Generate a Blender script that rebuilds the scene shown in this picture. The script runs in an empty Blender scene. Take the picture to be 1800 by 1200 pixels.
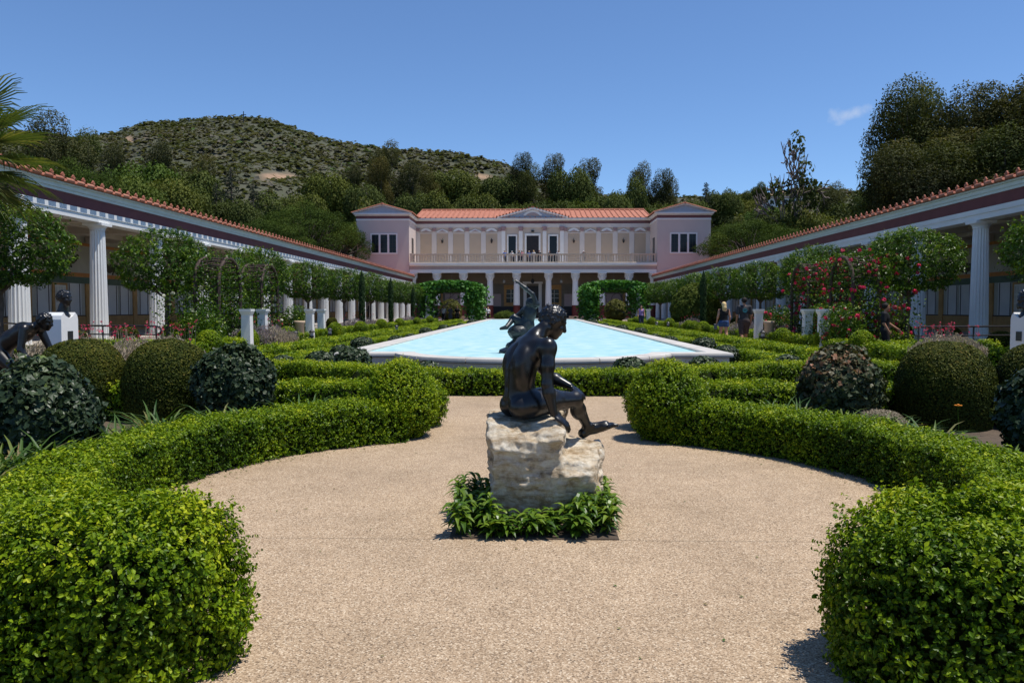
import bpy, math, random
import numpy as np
from mathutils import Vector, Matrix

# ------------------------------------------------------------------ camera, sky, sun, exposure
scene = bpy.context.scene
C = scene.collection
F_PX = 1380.0                      # focal length in pixels of the 1800 px wide photograph
EYE = np.array([0.0, 0.0, 1.4])
PITCH = math.radians(-2.36)
YAW = math.radians(1.5)
cam_d = bpy.data.cameras.new('camera')
cam = bpy.data.objects.new('camera', cam_d)
C.objects.link(cam)
cam_d.sensor_width = 36.0
cam_d.lens = F_PX / 1800.0 * 36.0
cam_d.clip_start = 0.05
cam_d.clip_end = 8000.0
cam.location = EYE
cam.rotation_euler = (math.radians(90) + PITCH, 0, YAW)
scene.camera = cam

SUN_EL = math.radians(72.0)
SUN_AZ = math.radians(-5.0)        # measured from +X towards +Y
sun_dir = Vector((math.cos(SUN_AZ) * math.cos(SUN_EL), math.sin(SUN_AZ) * math.cos(SUN_EL), math.sin(SUN_EL)))
world = bpy.data.worlds.new('World')
scene.world = world
world.use_nodes = True
wn = world.node_tree.nodes
wl = world.node_tree.links
sky = wn.new('ShaderNodeTexSky')
sky.sky_type = 'NISHITA'
sky.sun_disc = False
sky.sun_elevation = SUN_EL
sky.sun_rotation = math.radians(90) - SUN_AZ
sky.altitude = 200
sky.air_density = 0.88
sky.dust_density = 0.0
sky.ozone_density = 9.5
bg = wn['Background']
bg.inputs['Strength'].default_value = 0.13
# one faint wisp of cloud low in the right half of the sky
wtc = wn.new('ShaderNodeTexCoord'); wsub = wn.new('ShaderNodeVectorMath'); wsub.operation = 'SUBTRACT'
wsub.inputs[1].default_value = (0.354, 0.902, 0.221)
wl.new(wtc.outputs['Generated'], wsub.inputs[0])
wsc = wn.new('ShaderNodeVectorMath'); wsc.operation = 'MULTIPLY'; wsc.inputs[1].default_value = (30.0, 30.0, 95.0); wl.new(wsub.outputs[0], wsc.inputs[0])
wlen = wn.new('ShaderNodeVectorMath'); wlen.operation = 'LENGTH'; wl.new(wsc.outputs[0], wlen.inputs[0])
wno = wn.new('ShaderNodeTexNoise'); wno.inputs['Scale'].default_value = 45; wno.inputs['Detail'].default_value = 6; wl.new(wtc.outputs['Generated'], wno.inputs['Vector'])
wma = wn.new('ShaderNodeMath'); wma.operation = 'MULTIPLY_ADD'; wma.inputs[1].default_value = 3.2; wma.inputs[2].default_value = -.9; wl.new(wno.outputs['Fac'], wma.inputs[0])
wsu = wn.new('ShaderNodeMath'); wsu.operation = 'SUBTRACT'; wsu.use_clamp = True; wl.new(wma.outputs[0], wsu.inputs[0]); wl.new(wlen.outputs['Value'], wsu.inputs[1])
wmu = wn.new('ShaderNodeMath'); wmu.operation = 'MULTIPLY'; wmu.inputs[1].default_value = .38; wl.new(wsu.outputs[0], wmu.inputs[0])
wmx = wn.new('ShaderNodeMix'); wmx.data_type = 'RGBA'; wl.new(wmu.outputs[0], wmx.inputs[0]); wl.new(sky.outputs['Color'], wmx.inputs[6]); wmx.inputs[7].default_value = (5.2, 5.4, 5.7, 1)
wl.new(wmx.outputs[2], bg.inputs['Color'])
sun_l = bpy.data.lights.new('sun', 'SUN')
sun_l.energy = 4.6
sun_l.angle = math.radians(0.53)
sun_l.color = (1.0, 0.955, 0.89)
sun = bpy.data.objects.new('sun', sun_l)
C.objects.link(sun)
sun.rotation_euler = sun_dir.to_track_quat('Z', 'Y').to_euler()
sun.location = (30, -5, 60)
scene.view_settings.view_transform = 'Standard'
scene.view_settings.look = 'None'
scene.view_settings.gamma = 1.0
scene.view_settings.exposure = 0.20
scene.view_settings.use_curve_mapping = False

# ------------------------------------------------------------------ small tools
PI = math.pi
def RNG(s): return np.random.default_rng(s)
def nrm(v):
    v = np.asarray(v, float)
    return v / np.maximum(np.linalg.norm(v, axis=-1, keepdims=True), 1e-9)

_Rz = np.array([[math.cos(YAW), -math.sin(YAW), 0], [math.sin(YAW), math.cos(YAW), 0], [0, 0, 1]])
_Rx = np.array([[1, 0, 0], [0, math.cos(PITCH), -math.sin(PITCH)], [0, math.sin(PITCH), math.cos(PITCH)]])
def at(px, py, Y):
    """world point at depth Y for a place measured on the photograph"""
    d = _Rz @ _Rx @ np.array([(px - 900) / F_PX, 1.0, (600 - py) / F_PX])
    return EYE + d * (Y / d[1])

def tag(o, label=None, cat=None, group=None, kind=None):
    if label: o['label'] = label
    if cat: o['category'] = cat
    if group: o['group'] = group
    if kind: o['kind'] = kind
    return o
def empty(name, loc=(0, 0, 0), rz=0.0, sc=1.0, parent=None):
    o = bpy.data.objects.new(name, None)
    C.objects.link(o)
    o.location = loc
    o.rotation_euler = (0, 0, rz)
    o.scale = (sc, sc, sc) if np.isscalar(sc) else sc
    o.parent = parent
    return o
def link(name, me, parent=None, loc=None, rz=None, sc=None):
    o = bpy.data.objects.new(name, me)
    C.objects.link(o)
    o.parent = parent
    if loc is not None: o.location = loc
    if rz is not None: o.rotation_euler = (0, 0, rz)
    if sc is not None: o.scale = (sc, sc, sc) if np.isscalar(sc) else sc
    return o
KIDS = {}
def copy_tree(o, parent=None):
    c = o.copy()
    C.objects.link(c)
    c.parent = parent
    for ch in [x for x in C.objects if x.parent == o]:
        copy_tree(ch, c)
    return c
ORD = ['first', 'second', 'third', 'fourth', 'fifth', 'sixth', 'seventh', 'eighth', 'ninth', 'tenth', 'eleventh',
       'twelfth', 'thirteenth', 'fourteenth', 'fifteenth', 'sixteenth', 'seventeenth', 'eighteenth', 'nineteenth', 'twentieth']

class G:
    """collects shapes with numpy and links them as one mesh"""
    def __init__(s): s.V = []; s.F = []; s.n = 0
    def add(s, V, F, mi=0, tint=0.5):
        V = np.asarray(V, float).reshape(-1, 3)
        if not isinstance(F, np.ndarray):
            by = {}
            for f in F: by.setdefault(len(f), []).append(f)
            Fs = [np.array(v, int) for v in by.values()]
        else: Fs = [F]
        for f in Fs:
            t = np.broadcast_to(np.asarray(tint, float), (len(f),)) if len(Fs) == 1 or np.isscalar(tint) else np.full(len(f), .5)
            s.F.append((f + s.n, np.full(len(f), mi, int), t))
        s.V.append(V); s.n += len(V)
        return s
    def box(s, x0, x1, y0, y1, z0, z1, mi=0, tint=.5):
        V = [(x, y, z) for z in (z0, z1) for y in (y0, y1) for x in (x0, x1)]
        return s.add(V, [(0, 2, 3, 1), (4, 5, 7, 6), (0, 1, 5, 4), (2, 6, 7, 3), (0, 4, 6, 2), (1, 3, 7, 5)], mi, tint)
    def cbox(s, c, d, mi=0, R=None, tint=.5):
        V = np.array([(x, y, z) for z in (-.5, .5) for y in (-.5, .5) for x in (-.5, .5)]) * np.array(d)
        if R is not None: V = V @ np.array(R).T
        return s.add(V + np.array(c), [(0, 2, 3, 1), (4, 5, 7, 6), (0, 1, 5, 4), (2, 6, 7, 3), (0, 4, 6, 2), (1, 3, 7, 5)], mi, tint)
    def prism(s, poly, z0, z1, mi=0, axes=(0, 1, 2)):
        """poly in the plane of axes[0],axes[1], pushed from z0 to z1 along axes[2]"""
        P = np.asarray(poly, float); n = len(P)
        V = np.zeros((2 * n, 3))
        V[:n, axes[0]] = P[:, 0]; V[:n, axes[1]] = P[:, 1]; V[:n, axes[2]] = z0
        V[n:, axes[0]] = P[:, 0]; V[n:, axes[1]] = P[:, 1]; V[n:, axes[2]] = z1
        Fs = [tuple(range(n))[::-1], tuple(range(n, 2 * n))] + [(i, (i + 1) % n, n + (i + 1) % n, n + i) for i in range(n)]
        return s.add(V, Fs, mi)
    def lathe(s, prof, seg=16, c=(0, 0, 0), mi=0, cap=True, star=None):
        prof = np.asarray(prof, float); m = len(prof)
        a = np.arange(seg) * 2 * PI / seg
        rs = prof[:, :1] * (np.ones(seg) if star is None else star)[None, :]
        V = np.stack([rs * np.cos(a), rs * np.sin(a), np.repeat(prof[:, 1:2], seg, 1)], -1).reshape(-1, 3) + np.array(c)
        i = np.arange(m - 1)[:, None] * seg; j = np.arange(seg)[None, :]; k = (j + 1) % seg
        F = np.stack([i + j, i + k, i + seg + k, i + seg + j], -1).reshape(-1, 4)
        s.add(V, F, mi)
        if cap:
            s.add(V[:seg], [tuple(range(seg))[::-1]], mi); s.add(V[-seg:], [tuple(range(seg))], mi)
        return s
    def tube(s, pts, rad, seg=6, mi=0, cap=True):
        P = np.asarray(pts, float); n = len(P)
        r = np.broadcast_to(np.asarray(rad, float), (n,))
        T = nrm(np.gradient(P, axis=0))
        ref = np.array([0, 0, 1.]) if abs(T[0][2]) < .9 else np.array([1., 0, 0])
        V = []
        for i in range(n):
            u = nrm(np.cross(T[i], ref)); w = np.cross(u, T[i]); ref = w
            a = np.arange(seg) * 2 * PI / seg
            V.append(P[i] + r[i] * (np.cos(a)[:, None] * u + np.sin(a)[:, None] * w))
        V = np.concatenate(V)
        i = np.arange(n - 1)[:, None] * seg; j = np.arange(seg)[None, :]; k = (j + 1) % seg
        s.add(V, np.stack([i + j, i + k, i + seg + k, i + seg + j], -1).reshape(-1, 4), mi)
        if cap:
            s.add(V[:seg], [tuple(range(seg))[::-1]], mi); s.add(V[-seg:], [tuple(range(seg))], mi)
        return s
    def mesh(s, name, mats, smooth=False):
        me = bpy.data.meshes.new(name)
        V = np.concatenate(s.V); me.vertices.add(len(V)); me.vertices.foreach_set('co', V.ravel())
        loops = np.concatenate([f.ravel() for f, _, _ in s.F]).astype(np.int32)
        tot = np.concatenate([np.full(len(f), f.shape[1]) for f, _, _ in s.F]).astype(np.int32)
        start = np.concatenate([[0], np.cumsum(tot)[:-1]]).astype(np.int32)
        me.loops.add(len(loops)); me.loops.foreach_set('vertex_index', loops)
        me.polygons.add(len(tot)); me.polygons.foreach_set('loop_start', start)
        mi = np.concatenate([m for _, m, _ in s.F]).astype(np.int32)
        me.polygons.foreach_set('material_index', mi)
        me.polygons.foreach_set('use_smooth', np.full(len(mi), bool(smooth)))
        at_ = me.attributes.new('tint', 'FLOAT', 'FACE')
        at_.data.foreach_set('value', np.concatenate([t for _, _, t in s.F]).astype(np.float32))
        for m in (mats if isinstance(mats, (list, tuple)) else [mats]): me.materials.append(M[m])
        me.update(calc_edges=True)
        return me
    def build(s, name, mats, parent=None, smooth=False, **kw):
        return link(name, s.mesh(name, mats, smooth), parent, **kw)

# ------------------------------------------------------------------ value noise
def vnoise(P, seed=0):
    P = np.asarray(P, float); i = np.floor(P).astype(np.int64); f = P - i; f = f * f * (3 - 2 * f)
    def h(x, y, z):
        n = (x * 374761393 + y * 668265263 + z * 2147483647 + seed * 1274126177) & 0xffffffff
        n = ((n ^ (n >> 13)) * 1274126177) & 0xffffffff
        n = ((n ^ (n >> 16)) * 2246822519) & 0xffffffff
        return (n ^ (n >> 15)) / 4294967295.0
    x, y, z = i[..., 0], i[..., 1], i[..., 2]; fx, fy, fz = f[..., 0], f[..., 1], f[..., 2]
    r = 0
    for a in (0, 1):
        for b in (0, 1):
            for c in (0, 1):
                r = r + h(x + a, y + b, z + c) * (fx if a else 1 - fx) * (fy if b else 1 - fy) * (fz if c else 1 - fz)
    return r * 2 - 1
def fbm(P, oct=4, seed=0):
    r = 0; a = 1.0; P = np.asarray(P, float)
    for k in range(oct): r = r + a * vnoise(P * 2 ** k + 17.3 * k, seed + k); a *= .5
    return r

# ------------------------------------------------------------------ materials
M = {}
class NT:
    def __init__(s, name):
        s.m = bpy.data.materials.new(name); s.m.use_nodes = True; M[name] = s.m
        s.t = s.m.node_tree; s.n = s.t.nodes; s.p = s.n['Principled BSDF']; s.out = s.n['Material Output']
    def new(s, t, **kw):
        n = s.n.new(t)
        for k, v in kw.items():
            if k in n.inputs: n.inputs[k].default_value = v
            else: setattr(n, k, v)
        return n
    def l(s, a, b): s.t.links.new(a, b)
    def coord(s, scale=1.0, kind='Object'):
        tc = s.new('ShaderNodeTexCoord'); mp = s.new('ShaderNodeMapping')
        mp.inputs['Scale'].default_value = (scale,) * 3 if np.isscalar(scale) else scale
        s.l(tc.outputs[kind], mp.inputs['Vector']); return mp.outputs['Vector']
    def noise(s, vec, scale=5, detail=4, rough=.55):
        n = s.new('ShaderNodeTexNoise'); n.inputs['Scale'].default_value = scale; n.inputs['Detail'].default_value = detail
        n.inputs['Roughness'].default_value = rough
        if vec is not None: s.l(vec, n.inputs['Vector'])
        return n.outputs['Fac']
    def ramp(s, fac, stops):
        r = s.new('ShaderNodeValToRGB'); e = r.color_ramp.elements
        while len(e) > 1: e.remove(e[-1])
        e[0].position = stops[0][0]; e[0].color = (*stops[0][1], 1)
        for p, c in stops[1:]:
            x = e.new(p); x.color = (*c, 1)
        s.l(fac, r.inputs['Fac']); return r.outputs['Color']
    def mix(s, fac, a, b, mode='MIX'):
        n = s.new('ShaderNodeMix', data_type='RGBA', blend_type=mode)
        for i, v in ((0, fac), (6, a), (7, b)):
            if hasattr(v, 'is_linked'): s.l(v, n.inputs[i])
            else: n.inputs[i].default_value = v if np.isscalar(v) else (*v, 1)[:4]
        return n.outputs[2]
    def bump(s, h, strength=.3, dist=.01):
        b = s.new('ShaderNodeBump'); b.inputs['Strength'].default_value = strength; b.inputs['Distance'].default_value = dist
        s.l(h, b.inputs['Height']); s.l(b.outputs['Normal'], s.p.inputs['Normal']); return b
    def base(s, c):
        if hasattr(c, 'is_linked'): s.l(c, s.p.inputs['Base Color'])
        else: s.p.inputs['Base Color'].default_value = (*c, 1)
    def set(s, **kw):
        for k, v in kw.items(): s.p.inputs[k.replace('_', ' ')].default_value = v
        return s

def plain(name, col, rough=.6, var=.12, scale=3.0, spec=.35, metal=0.0, bump=.08, bscale=40, bdist=.004):
    t = NT(name); v = t.coord()
    n = t.noise(v, scale, 5)
    a = tuple(max(0, c * (1 - var)) for c in col); b = tuple(min(1, c * (1 + var)) for c in col)
    t.base(t.ramp(n, [(.3, a), (.7, b)]))
    t.set(Roughness=rough, Metallic=metal); t.p.inputs['Specular IOR Level'].default_value = spec
    if bump: t.bump(t.noise(v, bscale, 3), bump, bdist)
    return t

def leafmat(name, stops, rough=.45, trans=.25, spec=.2, tcol=None, vary=False):
    t = NT(name)
    a = t.new('ShaderNodeAttribute', attribute_name='tint', attribute_type='GEOMETRY')
    col = t.ramp(a.outputs['Fac'], stops)
    if vary:
        oi = t.new('ShaderNodeObjectInfo')
        col = t.mix(1.0, col, t.ramp(oi.outputs['Random'], [(0, (.72, .74, .8)), (.35, (1, 1, 1)), (.65, (1.25, 1.12, .85)), (.85, (.85, 1.1, .8)), (1, (1.45, 1.15, .85))]), 'MULTIPLY')
    t.base(col); t.set(Roughness=rough); t.p.inputs['Specular IOR Level'].default_value = spec
    tr = t.new('ShaderNodeBsdfTranslucent')
    t.l(t.mix(1.0, col, tcol or (1.25, 1.3, .45), 'MULTIPLY'), tr.inputs['Color'])
    mx = t.new('ShaderNodeMixShader'); mx.inputs[0].default_value = trans
    t.l(t.p.outputs[0], mx.inputs[1]); t.l(tr.outputs[0], mx.inputs[2]); t.l(mx.outputs[0], t.out.inputs['Surface'])
    return t

# foliage
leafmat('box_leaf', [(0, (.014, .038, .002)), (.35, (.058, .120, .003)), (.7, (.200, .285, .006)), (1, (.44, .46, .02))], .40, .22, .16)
leafmat('dome_leaf', [(0, (.012, .022, .003)), (.45, (.034, .050, .006)), (.8, (.105, .105, .012)), (1, (.20, .15, .03))], .55, .08, .1)
leafmat('ivy_leaf', [(0, (.010, .022, .008)), (.6, (.030, .050, .020)), (.9, (.070, .095, .038)), (1, (.14, .19, .04))], .42, .08, .26)
leafmat('ivy_brown_leaf', [(0, (.025, .035, .014)), (.55, (.05, .07, .03)), (.85, (.12, .09, .045)), (1, (.28, .13, .07))], .45, .12)
leafmat('bay_leaf', [(0, (.013, .036, .004)), (.45, (.044, .100, .006)), (.8, (.135, .215, .010)), (1, (.28, .33, .025))], .38, .22, .24)
leafmat('vine_leaf', [(0, (.03, .10, .014)), (.5, (.07, .19, .03)), (1, (.14, .30, .06))], .45, .3)
leafmat('bed_leaf', [(0, (.014, .042, .004)), (.5, (.055, .120, .007)), (1, (.20, .28, .025))], .36, .25, .28)
leafmat('strap_leaf', [(0, (.03, .075, .015)), (.5, (.075, .135, .03)), (.8, (.15, .19, .05)), (1, (.24, .17, .08))], .45, .25)
leafmat('grey_leaf', [(0, (.13, .13, .09)), (.5, (.32, .28, .20)), (1, (.52, .43, .32))], .7, .2, tcol=(1, 1, .9))
leafmat('lavender_leaf', [(0, (.10, .12, .09)), (.5, (.22, .21, .19)), (1, (.34, .24, .28))], .7, .2, tcol=(1, 1, .9))
leafmat('euc_leaf', [(0, (.020, .026, .008)), (.5, (.058, .064, .022)), (.85, (.105, .106, .036)), (1, (.16, .12, .05))], .7, .2, .1, vary=True)
leafmat('oak_leaf', [(0, (.030, .044, .013)), (.5, (.075, .098, .022)), (1, (.135, .155, .040))], .7, .2, .1, vary=True)
leafmat('yellow_tree_leaf', [(0, (.05, .065, .012)), (.5, (.10, .115, .022)), (1, (.17, .16, .035))], .55, .25)
leafmat('pine_leaf', [(0, (.016, .034, .008)), (.5, (.064, .100, .016)), (1, (.14, .18, .032))], .7, .15, .1)
leafmat('cedar_leaf', [(0, (.018, .026, .013)), (.5, (.042, .052, .026)), (1, (.075, .085, .042))], .65, .1)
leafmat('cypress_leaf', [(0, (.015, .035, .010)), (.6, (.032, .065, .016)), (1, (.06, .10, .025))], .6, .1)
leafmat('scrub_leaf', [(0, (.062, .072, .036)), (.3, (.100, .108, .058)), (.55, (.120, .118, .084)), (.8, (.136, .124, .102)), (1, (.07, .12, .03))], .8, .25, .05)
leafmat('palm_leaf', [(0, (.035, .065, .02)), (.6, (.09, .12, .03)), (1, (.22, .21, .07))], .42, .25)
leafmat('petal', [(0, (.45, .012, .05)), (.5, (.62, .03, .10)), (1, (.75, .12, .22))], .5, .3, tcol=(1, .8, .8))
leafmat('white_petal', [(0, (.55, .55, .42)), (1, (.8, .8, .7))], .5, .3, tcol=(1, 1, .9))
plain('orange_petal', (.75, .25, .01), .5)
plain('hedge_core', (.012, .018, .006), .9, .4, 20, .05)
plain('bark', (.105, .085, .068), .85, .3, 12, .15, bump=.6, bscale=25, bdist=.02)
plain('pale_bark', (.22, .19, .16), .85, .25, 8, .15, bump=.4, bscale=20, bdist=.02)
plain('dead_branch', (.15, .12, .10), .9, .2)
# masonry
plain('white_paint', (.76, .76, .73), .55, .04, 1.5, bump=.05)
plain('cornice_paint', (.60, .66, .62), .6, .05, 2)
plain('red_frieze', (.150, .042, .040), .6, .12, 1.6)
plain('purple_frieze', (.165, .075, .082), .6, .08, 1.6)
plain('pilaster_paint', (.62, .575, .53), .6, .04, 1.5)
plain('pink_wall', (.59, .50, .455), .8, .035, .6, bump=.1, bscale=30)
plain('cream_wall', (.56, .47, .38), .8, .04, .8)
plain('tan_panel', (.47, .38, .285), .8, .03, 1.2)
plain('balustrade_stone', (.56, .45, .34), .75, .06, 2)
plain('mauve_band', (.42, .33, .31), .7, .05)
plain('mauve_ornament', (.36, .24, .24), .7, .1, 8)
plain('pediment_blue', (.36, .42, .50), .7, .06)
plain('ceiling_paint', (.55, .47, .37), .7, .05)
plain('beam_paint', (.52, .45, .37), .65, .05)
plain('floor_stone', (.38, .34, .29), .7, .1, 2)
plain('fresco_grey', (.42, .40, .33), .75, .12, 1.2)
plain('fresco_green', (.10, .14, .10), .75, .15, 2)
plain('fresco_ochre', (.44, .25, .09), .75, .18, 3)
plain('fresco_orange', (.48, .20, .06), .75, .15, 3)
plain('fresco_white', (.60, .59, .56), .7, .06, 1.5)
plain('fresco_stripe', (.055, .03, .026), .7, .2, 3)
plain('fresco_garland', (.055, .05, .03), .8, .35, 14)
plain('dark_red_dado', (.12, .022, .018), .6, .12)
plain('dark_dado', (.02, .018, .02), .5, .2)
plain('door_wood', (.018, .012, .012), .4, .3)
t = plain('window_glass', (.008, .012, .018), .12, .1, bump=0); t.p.inputs['Specular IOR Level'].default_value = .22
plain('lattice_white', (.66, .63, .55), .6, .05)
plain('black_metal', (.016, .015, .016), .42, .2, 8, .5)
plain('weathered_wood', (.075, .052, .042), .8, .3, (6), .2, bump=.4, bscale=60)
plain('terracotta_pot', (.50, .37, .25), .8, .1, 4)
plain('plaque', (.02, .019, .019), .35, .2, 10, .5)
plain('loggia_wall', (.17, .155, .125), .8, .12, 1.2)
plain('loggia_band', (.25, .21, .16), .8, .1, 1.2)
plain('lantern_glass', (.35, .36, .36), .2, .05, bump=0)
plain('wing_stone', (.56, .53, .47), .8, .08, 1.5)

t = NT('roof_tile'); v = t.coord()
oi = t.new('ShaderNodeObjectInfo')
c1 = t.ramp(t.noise(v, 2.2, 5), [(.25, (.24, .080, .045)), (.5, (.37, .135, .078)), (.75, (.46, .20, .125))])
t.base(t.mix(.4, c1, t.ramp(oi.outputs['Random'], [(0, (.27, .09, .05)), (.6, (.42, .155, .09)), (1, (.52, .25, .16))])))
t.set(Roughness=.8); t.bump(t.noise(v, 30, 3), .2, .01)
t = NT('path_aggregate'); v = t.coord()
vo = t.new('ShaderNodeTexVoronoi'); vo.inputs['Scale'].default_value = 165; t.l(v, vo.inputs['Vector'])
sep = t.new('ShaderNodeSeparateColor'); t.l(vo.outputs['Color'], sep.inputs[0])
peb = t.ramp(sep.outputs[0], [(0, (.13, .095, .065)), (.2, (.28, .20, .125)), (.55, (.395, .29, .185)), (.85, (.48, .37, .25)), (1, (.64, .54, .40))])
big = t.ramp(t.noise(v, .7, 7, .68), [(.28, (.80, .78, .76)), (.5, (.98, .96, .95)), (.72, (1.10, 1.08, 1.06))])
spot = t.ramp(t.noise(v, 5, 6, .6), [(.3, (.90, .89, .88)), (.75, (1.05, 1.05, 1.05))])
t.base(t.mix(1.0, t.mix(1.0, peb, big, 'MULTIPLY'), spot, 'MULTIPLY'))
t.set(Roughness=.85); t.p.inputs['Specular IOR Level'].default_value = .25
t.bump(vo.outputs['Distance'], .35, .003)
plain('path_joint', (.26, .20, .15), .9, .2, 10)
t = NT('soil'); v = t.coord()
t.base(t.ramp(t.noise(v, 3, 8, .7), [(.3, (.055, .038, .026)), (.55, (.10, .07, .045)), (.8, (.17, .125, .085))]))
t.set(Roughness=.95); t.bump(t.noise(v, 18, 6), .8, .05)
t = NT('gravel'); v = t.coord()
t.base(t.ramp(t.noise(v, 6, 8, .7), [(.3, (.25, .19, .14)), (.7, (.40, .32, .24))])); t.set(Roughness=.95)
t = NT('terrain'); v = t.coord()
aa = t.new('ShaderNodeAttribute', attribute_name='sand')
g = t.ramp(t.noise(v, .035, 8, .65), [(.35, (.036, .042, .020)), (.5, (.058, .062, .034)), (.62, (.075, .072, .046)), (.80, (.14, .11, .07))])
t.base(t.mix(aa.outputs['Fac'], g, t.ramp(t.noise(v, .3, 6), [(.3, (.22, .13, .075)), (.7, (.36, .24, .145))])))
t.set(Roughness=.95)
t = NT('coping'); v = t.coord()
t.base(t.ramp(t.noise(v, 1.4, 7, .65), [(.3, (.42, .39, .345)), (.7, (.58, .545, .49))])); t.set(Roughness=.65); t.bump(t.noise(v, 50, 3), .1, .004)
t = NT('pool_wall'); v = t.coord()
t.base(t.ramp(t.noise(v, 2, 7, .65), [(.3, (.50, .47, .40)), (.7, (.64, .61, .54))])); t.set(Roughness=.8)
plain('pool_floor', (.42, .78, .84), .6, .05, 1)
t = NT('pool_water'); v = t.coord((1.0, 1.9, 1.0))
w1 = t.noise(v, 2.6, 5, .55)
t.base(t.ramp(w1, [(.36, (.32, .61, .64)), (.5, (.44, .71, .73)), (.64, (.64, .82, .83))]))
t.set(Roughness=.30); t.p.inputs['Specular IOR Level'].default_value = .18
t.bump(t.noise(v, 6, 4), .25, .02)
# statues
t = NT('black_bronze'); v = t.coord()
t.base(t.ramp(t.noise(v, 6, 6), [(.3, (.004, .004, .0045)), (.7, (.009, .0085, .009))]))
t.l(t.ramp(t.noise(v, 9, 6), [(.3, (.26, .26, .26)), (.7, (.40, .40, .40))]), t.p.inputs['Roughness'])
t.p.inputs['Specular IOR Level'].default_value = .5; t.bump(t.noise(v, 60, 4), .06, .002)
t = NT('green_bronze'); v = t.coord()
t.base(t.ramp(t.noise(v, 5, 6), [(.3, (.006, .008, .009)), (.6, (.014, .020, .021)), (.78, (.045, .065, .062))]))
t.set(Roughness=.42); t.p.inputs['Specular IOR Level'].default_value = .5
t = NT('rock'); v = t.coord()
sp = t.new('ShaderNodeSeparateXYZ'); t.l(v, sp.inputs[0])
vs = t.coord((2.2, 2.2, 9))
n1 = t.noise(v, 9, 10, .72); n2 = t.noise(vs, 2.4, 10, .75)
cA = t.ramp(n1, [(.30, (.30, .21, .12)), (.42, (.60, .48, .33)), (.56, (.78, .69, .54)), (.75, (.86, .81, .71))])
cB = t.ramp(n2, [(.36, (.16, .12, .085)), (.44, (.70, .60, .47)), (.54, (1, 1, 1))])
t.base(t.mix(.75, cA, cB, 'MULTIPLY')); t.set(Roughness=.92); t.p.inputs['Specular IOR Level'].default_value = .15
t.bump(t.noise(v, 22, 10, .8), 1.0, .03)
# people
for nm, c in dict(skin=(.50, .27, .18), tan_skin=(.36, .18, .11), dark_hair=(.018, .013, .010), blonde_hair=(.62, .45, .22), brown_hair=(.07, .04, .022),
                  charcoal_cloth=(.035, .036, .042), turquoise_print=(.10, .42, .46), brown_cloth=(.055, .038, .036), black_cloth=(.012, .012, .014),
                  denim=(.035, .075, .19), dark_denim=(.022, .032, .065), purple_cloth=(.27, .18, .42), white_cloth=(.72, .72, .72), pink_cloth=(.62, .22, .26),
                  blue_cloth=(.05, .12, .38), cream_cloth=(.60, .52, .42), grey_cloth=(.14, .14, .15), shoe=(.05, .045, .045), red_cloth=(.5, .05, .05)).items():
    plain(nm, c, .75, .12, 12, .25, bump=.15, bscale=60)

# ------------------------------------------------------------------ leaves
LEAF2 = (np.array([(0, -.5, 0), (.5, .02, .12), (0, .5, 0), (-.5, .02, .12)]), np.array([(0, 1, 2), (0, 2, 3)]))
QUAD = (np.array([(-.5, -.5, 0), (.5, -.5, .1), (.5, .5, 0), (-.5, .5, .1)]), np.array([(0, 1, 2, 3)]))
LEAF4 = (np.array([(0, -.5, 0), (.36, -.22, .10), (.46, .16, .10), (0, .5, -.04), (-.46, .16, .10), (-.36, -.22, .10)]), np.array([(0, 1, 2, 3), (0, 3, 4, 5)]))
IVY = (np.array([(0, -.42, 0), (.28, -.5, .05), (.52, -.12, .02), (.30, .08, .06), (.0, .56, 0), (-.30, .08, .06), (-.52, -.12, .02), (-.28, -.5, .05)]),
       np.array([(0, 1, 2, 3), (0, 3, 4, 5), (0, 5, 6, 7)]))
def leaves(g, P, N, size, aspect=.55, tmpl=LEAF2, rng=None, out=.6, up=.35, jit=.7, mi=0, tint=None, tvar=.18, svar=.35, along=None):
    n = len(P)
    nn = nrm(N * out + np.array([0, 0, up]) + rng.normal(0, jit, (n, 3)) * .6)
    ref = rng.normal(0, 1, (n, 3)) if along is None else along + rng.normal(0, .35, (n, 3))
    t = nrm(ref - nn * np.sum(ref * nn, 1, keepdims=True)); b = np.cross(t, nn)
    s = (size * (1 + svar * rng.uniform(-1, 1, n)))[:, None, None]
    T, Fq = tmpl
    V = P[:, None, :] + s * (T[None, :, 0:1] * aspect * b[:, None, :] + T[None, :, 1:2] * t[:, None, :] + T[None, :, 2:3] * nn[:, None, :])
    k = len(T); F = (np.arange(n)[:, None, None] * k + Fq[None]).reshape(-1, Fq.shape[1])
    tn = np.full(n, .5) if tint is None else tint
    tn = np.clip(tn + rng.normal(0, tvar, n), 0, 1)
    g.add(V.reshape(-1, 3), F, mi, np.repeat(tn, len(Fq)))

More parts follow.
